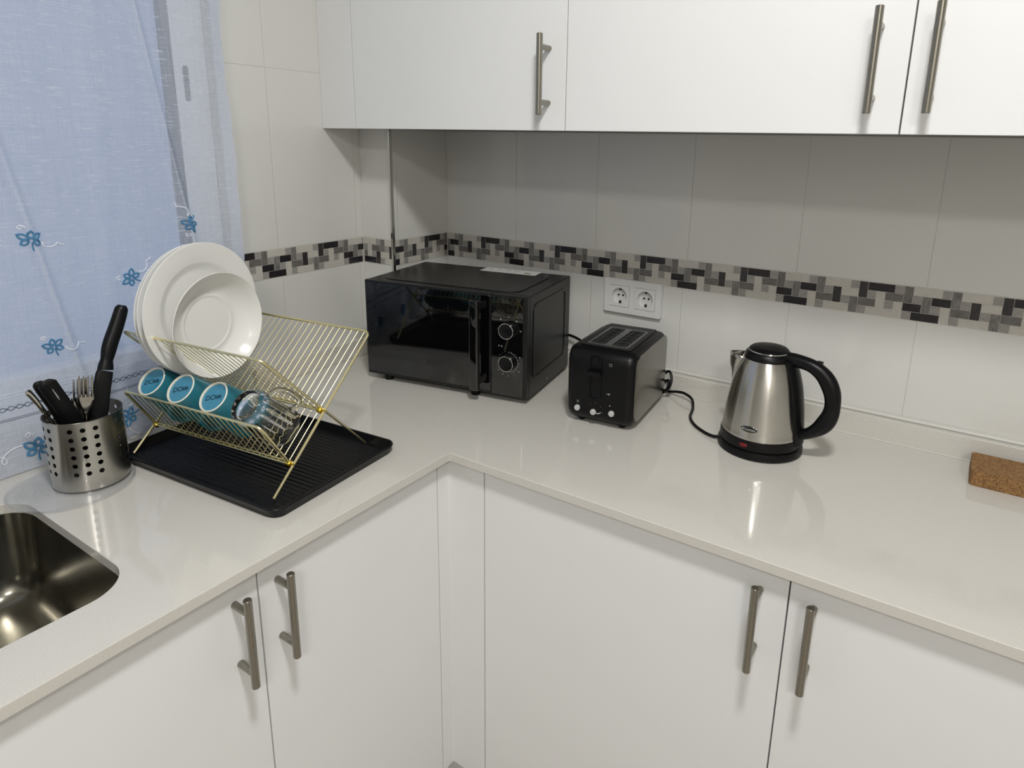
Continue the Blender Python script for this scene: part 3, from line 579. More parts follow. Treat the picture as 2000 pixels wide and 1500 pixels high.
MB().lathe([(0.0470, 0.1915), (0.0468, 0.1945), (0.0452, 0.1995), (0.0430, 0.2035), (0.0400, 0.2060), (0.01, 0.2065)], 64).obj('lid_collar', M['black'], ke)
ld = MB().lathe([(0.0385, 0.2045), (0.0380, 0.2095), (0.034, 0.2130), (0.022, 0.2150), (0.001, 0.2158)], 56).obj('lid', M['black'], ke)
pts = [(0.0392*math.cos(a), 0.0392*math.sin(a), 0.2072) for a in [rad(-150+i*5) for i in range(29)]]+[(0.0392*math.cos(rad(-10)), 0.0392*math.sin(rad(-10)), 0.2072)]
MB().tube(pts, 0.0016, 8).obj('lid_trim', M['chrome'], ld)
# spout: a V of sheet steel
b = MB(); n = 9; rows = []
for i in range(n):
    t_ = i/(n-1); z = 0.118+t_*0.0705; r = kr(z); ex = 0.0795-0.003*(1-t_); ex = max(r+0.0005, r+(0.0792-r)*min(1, t_*1.6+0.02) if t_ < 0.625 else 0.0792+0.0022*(t_-0.625)); hw = rad(8+22*t_)
    rows.append([(-r*math.cos(hw)*0.985, -r*math.sin(hw), z), (-(r+(ex-r)*0.55), -0.012*t_-0.003, z), (-ex, 0, z), (-(r+(ex-r)*0.55), 0.012*t_+0.003, z), (-r*math.cos(hw)*0.985, r*math.sin(hw), z)])
b.add([p for r_ in rows for p in r_], [(i*5+j, i*5+j+1, (i+1)*5+j+1, (i+1)*5+j) for i in range(n-1) for j in range(4)]).obj('spout', M['steelv'], ke, smooth=50, solid=0.0012)
# handle
hp = smooth_path([(0.036, 0, 0.1975), (0.060, 0, 0.1975), (0.088, 0, 0.1930), (0.112, 0, 0.1775), (0.1275, 0, 0.152), (0.132, 0, 0.125), (0.1285, 0, 0.100), (0.117, 0, 0.078), (0.100, 0, 0.0615), (0.084, 0, 0.0515), (0.070, 0, 0.046)], 6)
b = MB(); rings = []
for i, p in enumerate(hp):
    t_ = i/(len(hp)-1); tg = (hp[min(i+1, len(hp)-1)]-hp[max(i-1, 0)]).normalized(); nrm = Vector((tg.z, 0, -tg.x)); bn = Vector((0, 1, 0))
    ra = 0.0125+0.0035*math.sin(t_*PI)**2+0.0015*math.cos(t_*19)*math.sin(t_*PI)-0.004*max(0, (t_-0.7)/0.3)+0.003*max(0, 0.3-t_); rb = 0.0135+0.001*math.sin(t_*PI)
    rings.append([p+nrm*(ra*math.cos(2*PI*j/24))+bn*(rb*math.sin(2*PI*j/24)) for j in range(24)])
hd = b.loops(rings).obj('handle', M['black'], ke, smooth=50)
b = MB(); n = 22; rings = []
for i in range(n):
    z = 0.030+i*(0.196-0.030)/(n-1); r = kr(max(z, 0.0395)); ring = []
    for a, e in ((-17, -0.001), (-16, 0.003), (-9, 0.0065), (0, 0.0075), (9, 0.0065), (16, 0.003), (17, -0.001)): k = 0.0455/r+0.35 if False else 1.0; aa = rad(a)*0.062/r*1.2; ring.append(((r+e)*math.cos(aa), (r+e)*math.sin(aa), z))
    rings.append(ring)
b.loops(rings).obj('handle_spine', M['black'], hd, smooth=50)
# switch tip on top of the handle
MB().add([], []).box(0.093, 0.105, -0.006, 0.006, 0.2000, 0.2062).obj('release_button', M['black'], hd, bevel=0.002, seg=3)
# badge and indicator on the side that faces the room
fa = rad(-98)
def onbody(a, z, out=0.0, r=None): rr = (kr(z) if r is None else r)+out; return Vector((rr*math.cos(a), rr*math.sin(a), z))
def badge(parent, a, z, hw, hh, name, m, out, n=36, rr=None):
    b = MB(); R = kr(z) if rr is None else rr; ring = [onbody(a+hw*math.cos(2*PI*k/n)/R, z+hh*math.sin(2*PI*k/n), out, rr) for k in range(n)]; ring2 = [onbody(a+hw*0.9*math.cos(2*PI*k/n)/R, z+hh*0.9*math.sin(2*PI*k/n), out+0.0006, rr) for k in range(n)]
    b.loops([ring, ring2, [onbody(a+hw*0.45*math.cos(2*PI*k/n)/R, z+hh*0.45*math.sin(2*PI*k/n), out+0.0007, rr) for k in range(n)]]); return b.obj(name, m, parent, smooth=60)
BA = rad(-86.0)
bd = badge(ke, BA, 0.0625, 0.0182, 0.0074, 'badge_rim', M['chrome'], -0.0004); bp_ = badge(bd, BA, 0.0625, 0.0168, 0.0064, 'badge_plate', M['blackgloss'], 0.0002)
R = kr(0.0625)+0.0012

for k, ch in enumerate('Mandine'):
    wd = [0.0, .0062, .0100, .0136, .0172, .0190, .0222][k]-0.0112; a = BA+wd/R; c = onbody(a, 0.0622, 0.0011)
    out = Vector((math.cos(a), math.sin(a), 0)); rgt = Vector((-math.sin(a), math.cos(a), 0)); upv = Vector((0, 0, 1))
    mtx = Matrix(((rgt.x, upv.x, out.x, c.x), (rgt.y, upv.y, out.y, c.y), (rgt.z, upv.z, out.z, c.z), (0, 0, 0, 1)))
    text_mesh('badge_letter', ch, 0.0078 if k == 0 else 0.0064, M['silverbtn'], bp_, mtx)
badge(ke, rad(-91), 0.0290, 0.0085, 0.0042, 'power_light', M['redlamp'], -0.0002, rr=0.0804)
b = MB().tube(smooth_path([Vector(p)-Vector((1.12, -0.195, 0)) for p in ((1.046, -0.218, 0.009), (1.030, -0.2195, 0.006), (1.0045, -0.205, 0.0036), (0.975, -0.181, 0.0036), (0.952, -0.145, 0.0036), (0.941, -0.100, 0.006), (0.925, -0.066, 0.014), (0.900, -0.051, 0.018), (0.878, -0.042, 0.014), (0.855, -0.034, 0.007), (0.82, -0.031, 0.0040))], 8), 0.0033, 10)
c = b.obj('power_cord', M['black'], ke); c.rotation_euler = (0, 0, rad(8))

# ---------------------------------------------------------------- cork block
b = prism(rrect(0, 0.20, 0, 0.090, 0.008, 5), [], 0.0, 0.030)
t = b.obj('cork_trivet', M['cork'], smooth=30, bevel=0.002, seg=3, loc=(1.4868, -0.1345, 0.0003)); tag(t, 'thick brown cork block on the worktop at the right edge', 'trivet')

# ---------------------------------------------------------------- drip tray
tr = thing('drip_tray', 'black ridged plastic drip tray under the dish rack', 'tray', (0.1216, -0.969, 0.0004), 0.0875)
W_, D_ = 0.4320, 0.2890
b = MB(); rings = []
for ins, z, r in ((0.001, 0.0, 0.019), (-0.002, 0.008, 0.021), (-0.0055, 0.0165, 0.025), (-0.0045, 0.0182, 0.024), (-0.002, 0.0175, 0.022), (0.002, 0.0080, 0.018), (0.005, 0.0035, 0.015)): rings.append([(x, y, z) for x, y in rrect(ins, W_-ins, ins, D_-ins, r, 8)])
tb = b.loops(rings, (True, True)).obj('tray_base', M['tray'], tr, smooth=50)
b = MB()
for k in range(25):
    y = 0.016+k*0.0105; b.add([(0.022, y-0.0026, 0.0034), (W_-0.022, y-0.0026, 0.0034), (W_-0.024, y, 0.0050), (0.024, y, 0.0050), (0.022, y+0.0026, 0.0034), (W_-0.022, y+0.0026, 0.0034)], [(0, 1, 2, 3), (3, 2, 5, 4), (0, 3, 4), (1, 5, 2)])
b.obj('ridges', M['tray'], tr, smooth=0)['kind'] = 'stuff'

# ---------------------------------------------------------------- dish rack
RL = 0.3647; RO = Vector((0.1396, -0.9468, 0)); RZ = 0.13034
ra = thing('dish_rack', 'folding gold wire dish rack standing on the black tray', 'dish rack', RO, RZ)
def P3(u, s): return lambda z: (u, s, z)
def uframe(foot, top, u0, u1, r, rc=0.012):
    """bent rod: foot -> top -> across -> foot; foot/top are (s, z)"""
    (s0, z0), (s1, z1) = foot, top; L_ = math.hypot(s1-s0, z1-z0); ds, dz = (s1-s0)/L_, (z1-z0)/L_; pts = [(u1, s0, z0)]
    for k in range(7):
        a = rad(90*k/6); pts.append((u1-rc+rc*math.cos(a), s1-ds*rc+ds*rc*math.sin(a), z1-dz*rc+dz*rc*math.sin(a)))
    for k in range(7):
        a = rad(90*k/6); pts.append((u0+rc-rc*math.sin(a), s1-ds*rc+ds*rc*math.cos(a), z1-dz*rc+dz*rc*math.cos(a)))
    pts.append((u0, s0, z0)); return pts
A0, AT, JC, JB = (0.0, 0.0075), (0.262, 0.2345), (0.0465, 0.050), (0.127, 0.1195)
B0, BT, CT = (0.241, 0.0075), (0.006, 0.2500), (-0.008, 0.1385)
fa_ = MB().tube(uframe(A0, AT, 0, RL, 0.0026), 0.0026, 10); fA = fa_.obj('long_frame', M['gold'], ra)
fB = MB().tube(uframe(B0, BT, 0.007, RL-0.007, 0.0023), 0.0023, 10).obj('short_frame', M['gold'], ra)
fC = MB().tube(uframe(JC, CT, 0.007, RL-0.007, 0.0022), 0.0022, 10).obj('cup_tier_frame', M['gold'], ra)
NW = 23
def wires(par, p0, p1, off, nm='wire'):
    w0 = None
    for k in range(NW):
        u = off+(RL-2*off)*(k+0.5)/NW+ (0 if off < 0.005 else 0)
        if w0 is None: w0 = MB().tube([(0, p0[0], p0[1]), (0, p1[0], p1[1])], 0.00085, 6).obj(nm, M['gold'], par); w0.location = (u, 0, 0)
        else:
            c_ = w0.copy(); COL.objects.link(c_); c_.parent = par; c_.location = (u, 0, 0)
wires(fA, (JC[0]+0.001, JC[1]+0.0005), AT, 0.004); wires(fB, BT, (JB[0]-0.002, JB[1]+0.002), 0.009); wires(fC, CT, (JC[0]-0.001, JC[1]+0.0015), 0.009)
for (s, z) in (JC, JB):
    MB().tube([(0.002, s+0.0012, z+0.003), (RL-0.002, s+0.0012, z+0.003)], 0.0017, 8).tube([(0.007, s-0.003, z+0.001), (RL-0.007, s-0.003, z+0.001)], 0.0017, 8).obj('cross_bar', M['gold'], ra)
    for u, sg in ((RL-0.004, 1), (0.004, -1)):
        MB().tube([(u-sg*0.010, s, z), (u-sg*0.008, s, z), (u-sg*0.002, s, z), (u, s, z)], [0.004, 0.0058, 0.0058, 0.0042], 14).tube([(u+sg*0.001, s, z), (u+sg*0.006, s, z), (u+sg*0.0065, s, z)], [0.0018, 0.0018, 0.001], 10).obj('pivot', M['knob'], ra)

# ---------------------------------------------------------------- plates and bowl in the rack
nv = Vector((math.cos(RZ), math.sin(RZ), 0)); sv = Vector((-math.sin(RZ), math.cos(RZ), 0))
def rackp(u, s, z): return RO+u*nv+s*sv+Vector((0, 0, z))
def orient(N, c, roll=0):
    N = N.normalized(); x = Vector((0, 0, 1)).cross(N).normalized() if abs(N.z) < 0.99 else Vector((1, 0, 0)); y = N.cross(x)
    x2 = x*math.cos(roll)+y*math.sin(roll); y2 = -x*math.sin(roll)+y*math.cos(roll)
    return Matrix(((x2.x, y2.x, N.x, c.x), (x2.y, y2.y, N.y, c.y), (x2.z, y2.z, N.z, c.z), (0, 0, 0, 1)))
def plate_mesh(R, dep):
    t = 0.0032; s = R/0.13
    up_ = [(0.001, -dep), (0.074*s, -dep), (0.080*s, -dep+0.0012), (0.0885*s, -0.0065), (0.094*s, -0.0045), (0.112*s, -0.0028), (R-0.003, 0.0), (R-0.0005, 0.0002)]
    dn = [(R, -0.0010), (R-0.001, -0.0028), (0.112*s, -0.0028-t), (0.095*s, -0.0048-t), (0.088*s, -0.010-t), (0.082*s, -dep-t), (0.0795*s, -dep-t-0.002), (0.077*s, -dep-t-0.002), (0.075*s, -dep-t), (0.001, -dep-t)]
    return up_+dn
labels = ['white dinner plate at the back left of the stack in the dish rack', 'middle one of the three white dinner plates in the dish rack', 'white dinner plate directly behind the deep bowl in the dish rack']
for i, (u, ph, R, s, z) in enumerate(((0.053, 0.0, 0.1280, 0.1290, 0.2715), (0.072, 0.02, 0.1276, 0.1205, 0.2755), (0.092, 0.045, 0.1274, 0.1150, 0.2785))):
    o = MB().lathe(plate_mesh(R, 0.012), 96).obj('dinner_plate', M['porcelain'], smooth=50); N = math.cos(ph)*nv+math.sin(ph)*sv; o.matrix_world = orient(N, rackp(u, s, z)); tag(o, labels[i], 'plate', 'white dinner plates in the rack')
R = 0.0998
bp2 = [(0.001, -0.033), (0.048, -0.033), (0.0500, -0.0330), (0.0515, -0.0318), (0.0540, -0.0316), (0.0570, -0.0330), (0.0650, -0.0305), (0.0770, -0.0235), (0.0870, -0.0135), (0.0940, -0.0042), (R-0.0005, 0.0002), (R, -0.001), (R-0.001, -0.0026), (0.0915, -0.0135), (0.081, -0.0245), (0.069, -0.0325), (0.058, -0.0370), (0.054, -0.0380), (0.0515, -0.0400), (0.0495, -0.0400), (0.048, -0.0370), (0.001, -0.0370)]
o = MB().lathe(bp2, 96).obj('soup_bowl', M['porcelain'], smooth=50); o.matrix_world = orient(nv+0.03*sv, rackp(0.143, 0.1055, 0.2555)); tag(o, 'deep white soup bowl in front of the dinner plates in the rack', 'bowl')

# ---------------------------------------------------------------- mugs upside down in the lower tier
mugN = (-0.72*sv+Vector((0, 0, 0.69))).normalized()
def mug_parts(root):
    L_ = 0.100
    prof = [(0.0255, L_-0.0035), (0.0262, L_-0.0003), (0.0272, L_), (0.0288, L_-0.0008), (0.0305, L_-0.006), (0.0335, L_-0.03), (0.0368, 0.045), (0.0388, 0.010), (0.0392, 0.002), (0.0384, 0.0), (0.0368, 0.0022), (0.0350, 0.045), (0.0315, L_-0.032), (0.027, L_-0.010), (0.02, L_-0.0075), (0.001, L_-0.0075)]
    b = MB(); n = 64; o = b.lathe(prof[3:], n, caps=(False, True)).lathe([(0.0288, L_-0.0008), (0.0288, L_-0.006)], n, caps=(False, False)).obj('mug_body', M['teal'], root, smooth=50)
    MB().lathe([(0.0254, L_-0.0035), (0.0258, L_-0.0004), (0.0266, L_+0.0004), (0.0282, L_-0.0001), (0.0290, L_-0.0014)], n, caps=(False, False)).obj('foot_ring', M['clay'], root, smooth=50)
    MB().lathe([(0.0258, L_-0.0034), (0.001, L_-0.0032)], n, caps=(False, True)).obj('base', M['tealbase'], root, smooth=50)
    b = MB().tube(smooth_path([(0.0355, 0, 0.022), (0.048, 0, 0.020), (0.0575, 0, 0.030), (0.0585, 0, 0.045), (0.0545, 0, 0.060), (0.045, 0, 0.070), (0.0335, 0, 0.074)], 6), 0.0048, 12); b.obj('mug_handle', M['teal'], root, smooth=50)
    return L_
mlab = ['teal mug upside down at the left end of the lower rack tier', 'teal mug upside down between the other two teal mugs', 'teal mug upside down right beside the glass mug']
for i, (u, hr, hs) in enumerate(((0.057, 200, 0.0), (0.136, 225, 0), (0.2205, 225, 0))):
    rc = rackp(u, 0.0885, 0.0890); m_ = D.objects.new('mug', None); COL.objects.link(m_); m_.matrix_world = orient(mugN, rc+mugN*0.0015, rad(hr-0)); tag(m_, mlab[i], 'mug', 'teal mugs in the lower rack tier')
    L_ = mug_parts(m_)
    if i == 0:
        for yy, ln in ((0.004, 0.018), (0.0005, 0.013), (-0.003, 0.016)): pass
    # printed mark on the base
    b = MB()
    for k in range(7): b.box(0.001+k*0.0021, 0.0022+k*0.0021, -0.0035+0.0012*math.sin(k*2.1), 0.0030+0.001*math.cos(k*1.7), L_-0.0030, L_-0.0028)
    a = rad(20)-rad(hr); b.v = [(x*math.cos(a)-y*math.sin(a), x*math.sin(a)+y*math.cos(a), z) for x, y, z in b.v]; b.obj('base_mark', M['ink'], m_, smooth=0)
    ca, sa = math.cos(a), math.sin(a); text_mesh('base_letters', 'DC', 0.0135, M['ink'], m_, Matrix(((ca, -sa, 0, -0.0085*ca), (sa, ca, 0, -0.0085*sa), (0, 0, 1, L_-0.0029), (0, 0, 0, 1))), 0.0001)
# glass mug
gm = D.objects.new('glass_mug', None); COL.objects.link(gm); gm.matrix_world = orient(mugN, rackp(0.3005, 0.0885, 0.0885)+mugN*0.0015, rad(60)); tag(gm, 'clear ribbed glass mug upside down at the right end of the lower rack tier', 'glass mug')
L_ = 0.102; n = 96; rings = []
for r, z, rib in ((0.001, L_-0.004, 0), (0.022, L_-0.003, 0), (0.0265, L_, 0), (0.0300, L_-0.002, 0), (0.0325, L_-0.008, 0.3), (0.0335, L_-0.016, 1), (0.0345, 0.05, 1), (0.0355, 0.022, 1), (0.0365, 0.014, 0), (0.0378, 0.002, 0), (0.0370, 0.0, 0), (0.0355, 0.002, 0), (0.0335, 0.02, 0), (0.0322, 0.05, 0), (0.0305, L_-0.020, 0), (0.024, L_-0.016, 0), (0.001, L_-0.015, 0)):
    rings.append([((r+rib*0.0010*math.cos(2*PI*j/n*16))*math.cos(2*PI*j/n), (r+rib*0.0010*math.cos(2*PI*j/n*16))*math.sin(2*PI*j/n), z) for j in range(n)])
MB().loops(rings).obj('glass_body', M['glass'], gm, smooth=50)
MB().tube(smooth_path([(0.0355, 0, 0.020), (0.050, 0, 0.016), (0.0590, 0, 0.026), (0.0600, 0, 0.046), (0.0575, 0, 0.066), (0.049, 0, 0.080), (0.0335, 0, 0.082)], 6), 0.0048, 12).obj('glass_handle', M['glass'], gm, smooth=50)

# ---------------------------------------------------------------- glass coaster plate, cutlery holder and cutlery
gp = MB().lathe([(0.001, 0.0008), (0.060, 0.0008), (0.0905, 0.0015), (0.0945, 0.0055), (0.0955, 0.0065), (0.0945, 0.0072), (0.0910, 0.0046)]+[p for k in range(14) for p in ((0.082-k*0.0042, 0.0036), (0.080-k*0.0042, 0.0044))]+[(0.018, 0.0040), (0.001, 0.0040)], 96).obj('glass_plate', M['frosted'], smooth=30, loc=(0.1690, -1.0640, 0.0003))
tag(gp, 'round clear glass plate with fine ridges under the cutlery holder', 'plate')
HC = (0.167, -1.0310); HR = 0.0592; HZ0, HZ1 = 0.0052, 0.1300
ch = thing('cutlery_holder', 'perforated stainless steel cutlery holder on the glass plate', 'cutlery holder', (HC[0], HC[1], HZ0))
HH = HZ1-HZ0; rows = [0.0, 0.024]+[0.024+0.0158*k for k in range(1, 7)]+[HH]; NS = 20
bm_ = MB()
def cyl(a, z, r=HR): return (r*math.cos(a), r*math.sin(a), z)
for sidx in range(NS):
    a0 = 2*PI*sidx/NS+rad(-52); a1 = a0+2*PI/NS
    for k in range(len(rows)-1):
        z0, z1 = rows[k], rows[k+1]; per = []
        for q in range(4): per.append((a0+(a1-a0)*q/4, z0))
        for q in range(4): per.append((a1, z0+(z1-z0)*q/4))
        for q in range(4): per.append((a1-(a1-a0)*q/4, z1))
        for q in range(4): per.append((a0, z1-(z1-z0)*q/4))
        if 1 <= k <= 6 and sidx % 4 != 3:
            ac, zc = (a0+a1)/2, (z0+z1)/2; inner = [(ac+0.0041/HR*math.cos(-3*PI/4+2*PI*q/16), zc+0.0041*math.sin(-3*PI/4+2*PI*q/16)) for q in range(16)]
            bm_.add([cyl(*p) for p in per]+[cyl(*p) for p in inner], [(q, (q+1) % 16, 16+(q+1) % 16, 16+q) for q in range(16)])
        else:
            vs = [cyl(a0+(a1-a0)*q/4, z) for z in (z0, z1) for q in range(5)]; bm_.add(vs, [(q, q+1, 6+q, 5+q) for q in range(4)])
nv_ = len(bm_.v); bm_.add([(x*(HR-0.0009)/HR, y*(HR-0.0009)/HR, z) for x, y, z in bm_.v[:nv_]], [f[::-1] for f in bm_.f[:]])
me = D.meshes.new('cylinder_wall'); me.from_pydata(bm_.v, [], bm_.f); me.materials.append(M['steelv'])
bmx = bmesh.new(); bmx.from_mesh(me); bmesh.ops.remove_doubles(bmx, verts=bmx.verts, dist=1e-5); bmx.normal_update()
for f in bmx.faces: f.smooth = True
bmx.to_mesh(me); nrm = []
rr_ = [math.hypot(v.co.x, v.co.y) for v in bmx.verts]; bmx.free()
for v in me.vertices:
    h_ = math.hypot(v.co.x, v.co.y); sg = 1 if h_ > HR-0.00045 else -1; nrm.append((sg*v.co.x/h_, sg*v.co.y/h_, 0))
me.normals_split_custom_set_from_vertices(nrm)
hb_ = D.objects.new('cylinder_wall', me); COL.objects.link(hb_); hb_.parent = ch
MB().tube([cyl(2*PI*i/72, HH) for i in range(72)], 0.0009, 8, True).obj('rim', M['steel'], ch)
MB().lathe([(HR, 0.0), (HR-0.001, 0.0015), (0.001, 0.002)], 64).obj('holder_base', M['steel'], ch)

def ribbon(path, widths, thick, nrm, name, m, parent=None, smooth=50, round_=True):
    """flat bar with elliptic section following a path; nrm = face normal"""
    P = [Vector(p) for p in path]; rings = []; nrm = Vector(nrm).normalized()
    for i, p in enumerate(P):
        t = (P[min(i+1, len(P)-1)]-P[max(i-1, 0)]).normalized(); n_ = (nrm-t*nrm.dot(t)).normalized(); s = t.cross(n_); w_ = widths[i]; th = thick[i] if isinstance(thick, (list, tuple)) else thick
        rings.append([p+s*(w_*math.cos(2*PI*j/16))+n_*(th*math.sin(2*PI*j/16)) for j in range(16)])
    return MB().loops(rings).obj(name, m, parent, smooth=smooth)
CV = Vector((1.26, -0.47, 0.45))   # face towards the room
# tall knife leaning against the wire rack
kn = thing('kitchen_knife', 'tall black-handled kitchen knife with a black blade standing in the cutlery holder', 'knife', (0.150, -0.985, 0.02))
o0 = Vector(kn.location)
hpts = smooth_path([(0.1305, -0.9275, 0.2945), (0.1315, -0.9330, 0.2800), (0.1345, -0.9450, 0.2560), (0.1375, -0.9590, 0.2300), (0.1400, -0.9680, 0.2080), (0.1415, -0.9730, 0.1950), (0.1430, -0.9760, 0.1850)], 4)
wd = []; 
for i in range(len(hpts)): t_ = i/(len(hpts)-1); wd.append(0.0105*min(1, 0.62+t_*6) + 0.0020*math.sin(t_*PI*1.0)+0.0022*max(0, t_-0.75)/0.25-0.0018*math.exp(-((t_-0.72)/0.1)**2))
ribbon([p-o0 for p in hpts], wd, [w_*0.72 for w_ in wd], CV, 'handle', M['black'], kn)
bpts = [Vector(p)-o0 for p in ((0.1432, -0.9765, 0.1835), (0.1436, -0.9790, 0.1780), (0.1465, -0.9880, 0.1520), (0.150, -0.9980, 0.1220), (0.154, -1.0090, 0.0850), (0.158, -1.0200, 0.045), (0.161, -1.0270, 0.015))]
ribbon(bpts, [0.0125, 0.0135, 0.0140, 0.0155, 0.015, 0.012, 0.002], [0.003, 0.0028, 0.002, 0.0015, 0.0012, 0.001, 0.0005], CV, 'blade', M['black'], kn)
# black handled utensils with a slot (scissors-like pair)
ut = thing('slotted_utensil', 'wide black plastic utensil handle with a narrow slot in the cutlery holder', 'utensil', (0.18, -1.05, 0.012))
o0 = Vector(ut.location)
def up(y, z, x=0.184): return Vector((x, y, z))-o0
path = smooth_path([up(-1.0835, 0.2060), up(-1.0800, 0.1950), up(-1.0720, 0.1740), up(-1.0650, 0.1560), up(-1.0580, 0.1380), up(-1.052, 0.120), up(-1.040, 0.080), up(-1.028, 0.03)], 3)
wd = [min(0.0135, 0.006+0.0045*i) for i in range(len(path))]
uo = ribbon(path, wd, [w_*0.36 for w_ in wd], CV, 'handle', M['black'], ut)
MB().tube([up(-1.0775, 0.1900, 0.1893), up(-1.0720, 0.1750, 0.1893), up(-1.0700, 0.1690, 0.1893)], [0.0006, 0.0013, 0.0005], 6).obj('slot', M['print'], uo)
u2_ = thing('black_utensil', 'black plastic handle behind the slotted one in the cutlery holder', 'utensil', (0.165, -1.06, 0.012)); o0 = Vector(u2_.location)
path = smooth_path([up(-1.0880, 0.2020, 0.168), up(-1.0860, 0.1920, 0.168), up(-1.0780, 0.1700, 0.168), up(-1.070, 0.148, 0.168), up(-1.062, 0.12, 0.168), up(-1.056, 0.07, 0.170), up(-1.052, 0.03, 0.172)], 3)
wd = [min(0.0095, 0.005+0.003*i) for i in range(len(path))]; ribbon(path, wd, [w_*0.42 for w_ in wd], CV, 'handle', M['black'], u2_)
# steel handle at the left
sp = ribbon([Vector(p) for p in smooth_path([(0.146, -1.0990, 0.1830), (0.146, -1.0960, 0.1790), (0.146, -1.0880, 0.1620), (0.1465, -1.0805, 0.1420), (0.147, -1.0735, 0.1220), (0.149, -1.062, 0.09), (0.152, -1.047, 0.03)], 3)], [0.003]+[0.0052]*3+[0.0048]*3+[0.004]*3+[0.0035]*9, 0.0016, CV, 'steel_spoon', M['cutlery']); tag(sp, 'slim steel cutlery handle leaning out of the left side of the holder', 'cutlery')
# forks
def fork(name, top, bot, hw, label, group, roll=0.0, gap=0.5):
    top, bot = Vector(top), Vector(bot); ax = (bot-top).normalized(); Ln = (bot-top).length; n_ = (CV-ax*CV.dot(ax)).normalized(); s = ax.cross(n_).normalized()
    s, n_ = s*math.cos(roll)+n_*math.sin(roll), -s*math.sin(roll)+n_*math.cos(roll); b = MB()
    tl = 0.040
    for k in range(4):
        o_ = (k-1.5)*hw*0.5; b.tube([top+s*o_*1.02+n_*0.002, top+s*o_+ax*0.006+n_*0.0015, top+s*o_+ax*tl], [0.0007, hw*0.145, hw*0.17], 8)
    rings = []
    for d, w_, t_ in ((tl-0.003, hw, .0011), (tl+0.006, hw, .0012), (tl+0.016, hw*0.86, .0013), (tl+0.024, hw*0.5, .0014), (tl+0.032, hw*0.28, .0015), (tl+0.06, hw*0.24, .0015), (Ln*0.8, hw*0.42, .0015), (Ln-0.004, hw*0.5, .0013), (Ln, hw*0.3, .001)):
        rings.append([top+ax*d+s*(w_*math.cos(2*PI*j/16))+n_*(t_*math.sin(2*PI*j/16)-0.004*math.sin(min(1, d/0.07)*PI)) for j in range(16)])
    b.loops(rings); o = b.obj(name, M['cutlery'], smooth=50); tag(o, label, 'fork', group); return o
fork('fork', (0.178, -1.0220, 0.1960), (0.163, -1.040, 0.012), 0.0125, 'steel fork with its tines up, in front, next to the black knife blade', 'forks in the cutlery holder')
fork('fork', (0.161, -1.0260, 0.1880), (0.143, -1.036, 0.012), 0.0120, 'steel fork half hidden behind the front fork, tines up', 'forks in the cutlery holder', roll=0.3)

# ---------------------------------------------------------------- curtain
cu = thing('curtain', 'sheer white curtain with blue embroidered flowers hanging over the window', 'curtain', (0.045, -0.625, 0.003))
CO = Vector(cu.location)
def crease(y, z, y0, k, z0=0.42, wd=0.010): yy = y0+k*(z-z0); return math.exp(-((y-yy)/wd)**2)
def cx(y, z):
    t = (y+0.625)
    f = 0.0035*math.sin(t*15+0.4)+0.0025*math.sin(t*31+z*1.3+1)
    f *= 0.5+0.8*min(1, max(0, z)/0.6)
    f += 0.013*crease(y, z, -0.738, -0.15, wd=0.008)+0.012*crease(y, z, -1.023, -0.17, wd=0.008)+0.004*crease(y, z, -0.90, 0.05, wd=0.02)
    f += 0.012*max(0, min(1, (-1.0-y)/0.3))*max(0, 1-z/0.5)
    if y > -0.66: f -= 0.006*(y+0.66)/0.035*math.sin(z*9+0.5)
    return 0.046+f
def sheet(y0, y1, z0, z1, ny, nz, off, wob=None):
    vs = []; fs = []
    for i in range(ny+1):
        for j in range(nz+1):
            y = y0+(y1-y0)*i/ny; z = z0+(z1-z0)*j/nz; yy = y+(wob(z) if wob and i == ny else 0); vs.append(Vector((cx(yy, z)+off, yy, z))-CO)
    for i in range(ny):
        for j in range(nz): a = i*(nz+1)+j; fs.append((a, a+nz+1, a+nz+2, a+1))
    return MB().add(vs, fs)
wob = lambda z: 0.0014*math.sin(z*60)+0.001*math.sin(z*23)
sheet(-2.25, -0.625, 0.004, 1.50, 520, 90, 0.0, wob).obj('fabric', M['curtain'], cu, smooth=180)
sheet(-2.25, -0.6255, 0.004, 0.1525, 520, 10, -0.0012).obj('bottom_hem', M['hem'], cu, smooth=180)
sheet(-0.6480, -0.6245, 0.153, 1.50, 8, 90, -0.0012, wob).obj('side_hem', M['sidehem'], cu, smooth=180)
for y0, k in ((-0.738, -0.15), (-1.023, -0.17)):
    vs = []; fs = []
    for i in range(6):
        for j in range(91):
            z = 0.16+(1.49-0.16)*j/90; y = y0+k*(z-0.42)+(-0.005+0.010*i/5)*(0.6+0.4*math.sin(z*8)); vs.append(Vector((cx(y, z)-0.0022, y, z))-CO)
    for i in range(5):
        for j in range(90): a = i*91+j; fs.append((a, a+91, a+92, a+1))
    MB().add(vs, fs).obj('pleat', M['hem'], cu, smooth=180)
def cpt(y, z, off=0.0008): return Vector((cx(y, z)+off, y, z))-CO
for ph in (0, PI):
    pts = []; y = -0.63; k = 0
    while y > -1.6: pts.append(cpt(y, 0.1285+0.0042*math.sin(k*PI/2+ph+0.3)+0.003*(y+0.63))); y -= 0.0062; k += 1
    MB().tube(pts, 0.00055, 5).obj('zigzag_stitch', M['thread_n'], cu)
for z in (0.1530, 0.1475, 0.1085, 0.1055):
    MB().tube([cpt(-0.63-0.01*k, z) for k in range(120)], 0.00035, 5).obj('hem_stitch', M['thread_w'] if z > 0.14 else M['thread_n'], cu)
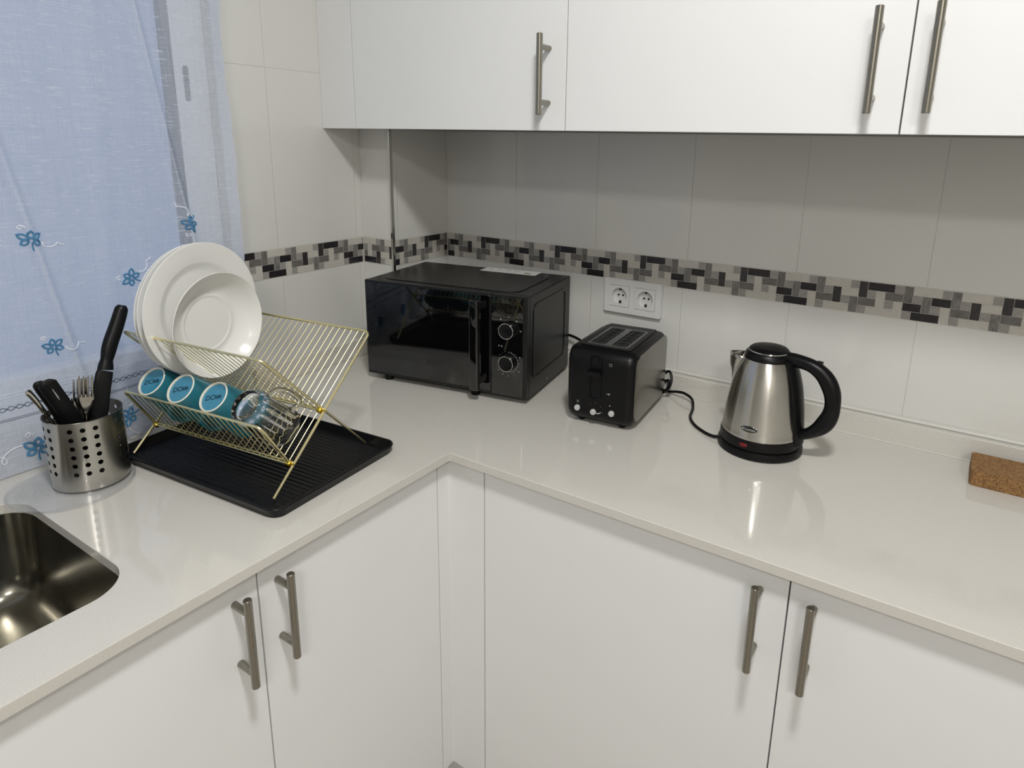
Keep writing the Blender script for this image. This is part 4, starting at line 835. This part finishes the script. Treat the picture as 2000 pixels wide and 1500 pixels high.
def flower(y, z, s, rot, curl=1, both=False):
    def q(dy, dz, off=0.0009): c_, s_ = math.cos(rot), math.sin(rot); return cpt(y+(dy*c_-dz*s_)*s, z+(dy*s_+dz*c_)*s, off)
    b = MB()
    for k in range(6):
        a = 2*PI*k/6+0.3; ln = (0.019, 0.016, 0.020, 0.015, 0.019, 0.016)[k]
        if k == 4: continue
        pts = []
        for i in range(13):
            t_ = i/12; r = 0.003+(ln-0.003)*(1-abs(2*t_-1)); wv = 0.0042*math.sin(PI*min(1, 2*t_) if t_ < .5 else PI*min(1, 2-2*t_))*(1 if t_ < .5 else -1)
            pts.append(q(r*math.cos(a)-wv*math.sin(a), r*math.sin(a)+wv*math.cos(a)))
        b.tube(pts, 0.0018*s, 6)
    pts = [q(-0.002*math.sin(i/3), -0.004-0.0025*i) for i in range(7)]; b.tube(pts, 0.0014*s, 5)
    b.obj('embroidered_flower', M['thread_b'], cu)
    b = MB(); n_ = 26
    pts = [q(0.010+0.004*i*0.4+0.006*math.cos(i*0.42)*(1-i/40), -0.014-0.0012*i*0.3+0.006*math.sin(i*0.42)*(1-i/40)) for i in range(n_)]; b.tube(pts, 0.0009, 5)
    if both: pts = [q(-0.012-0.0022*i+0.011*math.cos(i*0.35), 0.004+0.009*math.sin(i*0.35)) for i in range(34)]; b.tube(pts, 0.0009, 5)
    pts = [q(-0.006+0.005*math.cos(i*0.4)*(1-i/30), 0.022+0.0008*i*0.3+0.005*math.sin(i*0.4)*(1-i/30)) for i in range(20)]; b.tube(pts, 0.0008, 5)
    b.obj('embroidered_curl', M['thread_w'], cu)
for args in ((-1.0265, 0.4195, 1.0, 0.2), (-0.7345, 0.4210, 1.0, 2.6), (-0.866, 0.325, 1.0, 1.2), (-1.016, 0.2215, 0.95, 0.4), (-1.066, 0.040, 1.25, 0.1, 1, True), (-0.905, 0.047, 1.1, 2.0, 1, True), (-1.20, 0.30, 1.0, 0.5), (-1.16, 0.56, 1.0, 1.5), (-0.70, 0.19, 1.0, 0.8), (-0.745, 0.045, 1.1, 0.7, 1, True)): flower(*args)

# ceiling lamps of the room (the lights above belong to them)
for i, (x, y, r) in enumerate(((1.44, -1.31, 0.13), (2.40, -2.90, 0.24))):
    t = thing('ceiling_lamp', ('round white ceiling lamp over the middle of the kitchen', 'larger round white ceiling lamp at the far end of the room')[i], 'lamp', (x, y, ZC-0.03))
    MB().lathe([(r+0.01, 0.0), (r+0.012, 0.006), (r+0.012, 0.0295)], 48, caps=(False, True)).obj('lamp_base', M['ceil'], t)
    MB().lathe([(r+0.0095, 0.001), (0.001, 0.001)], 48, caps=(False, True)).obj('lamp_diffuser', M['lampglow'], t)
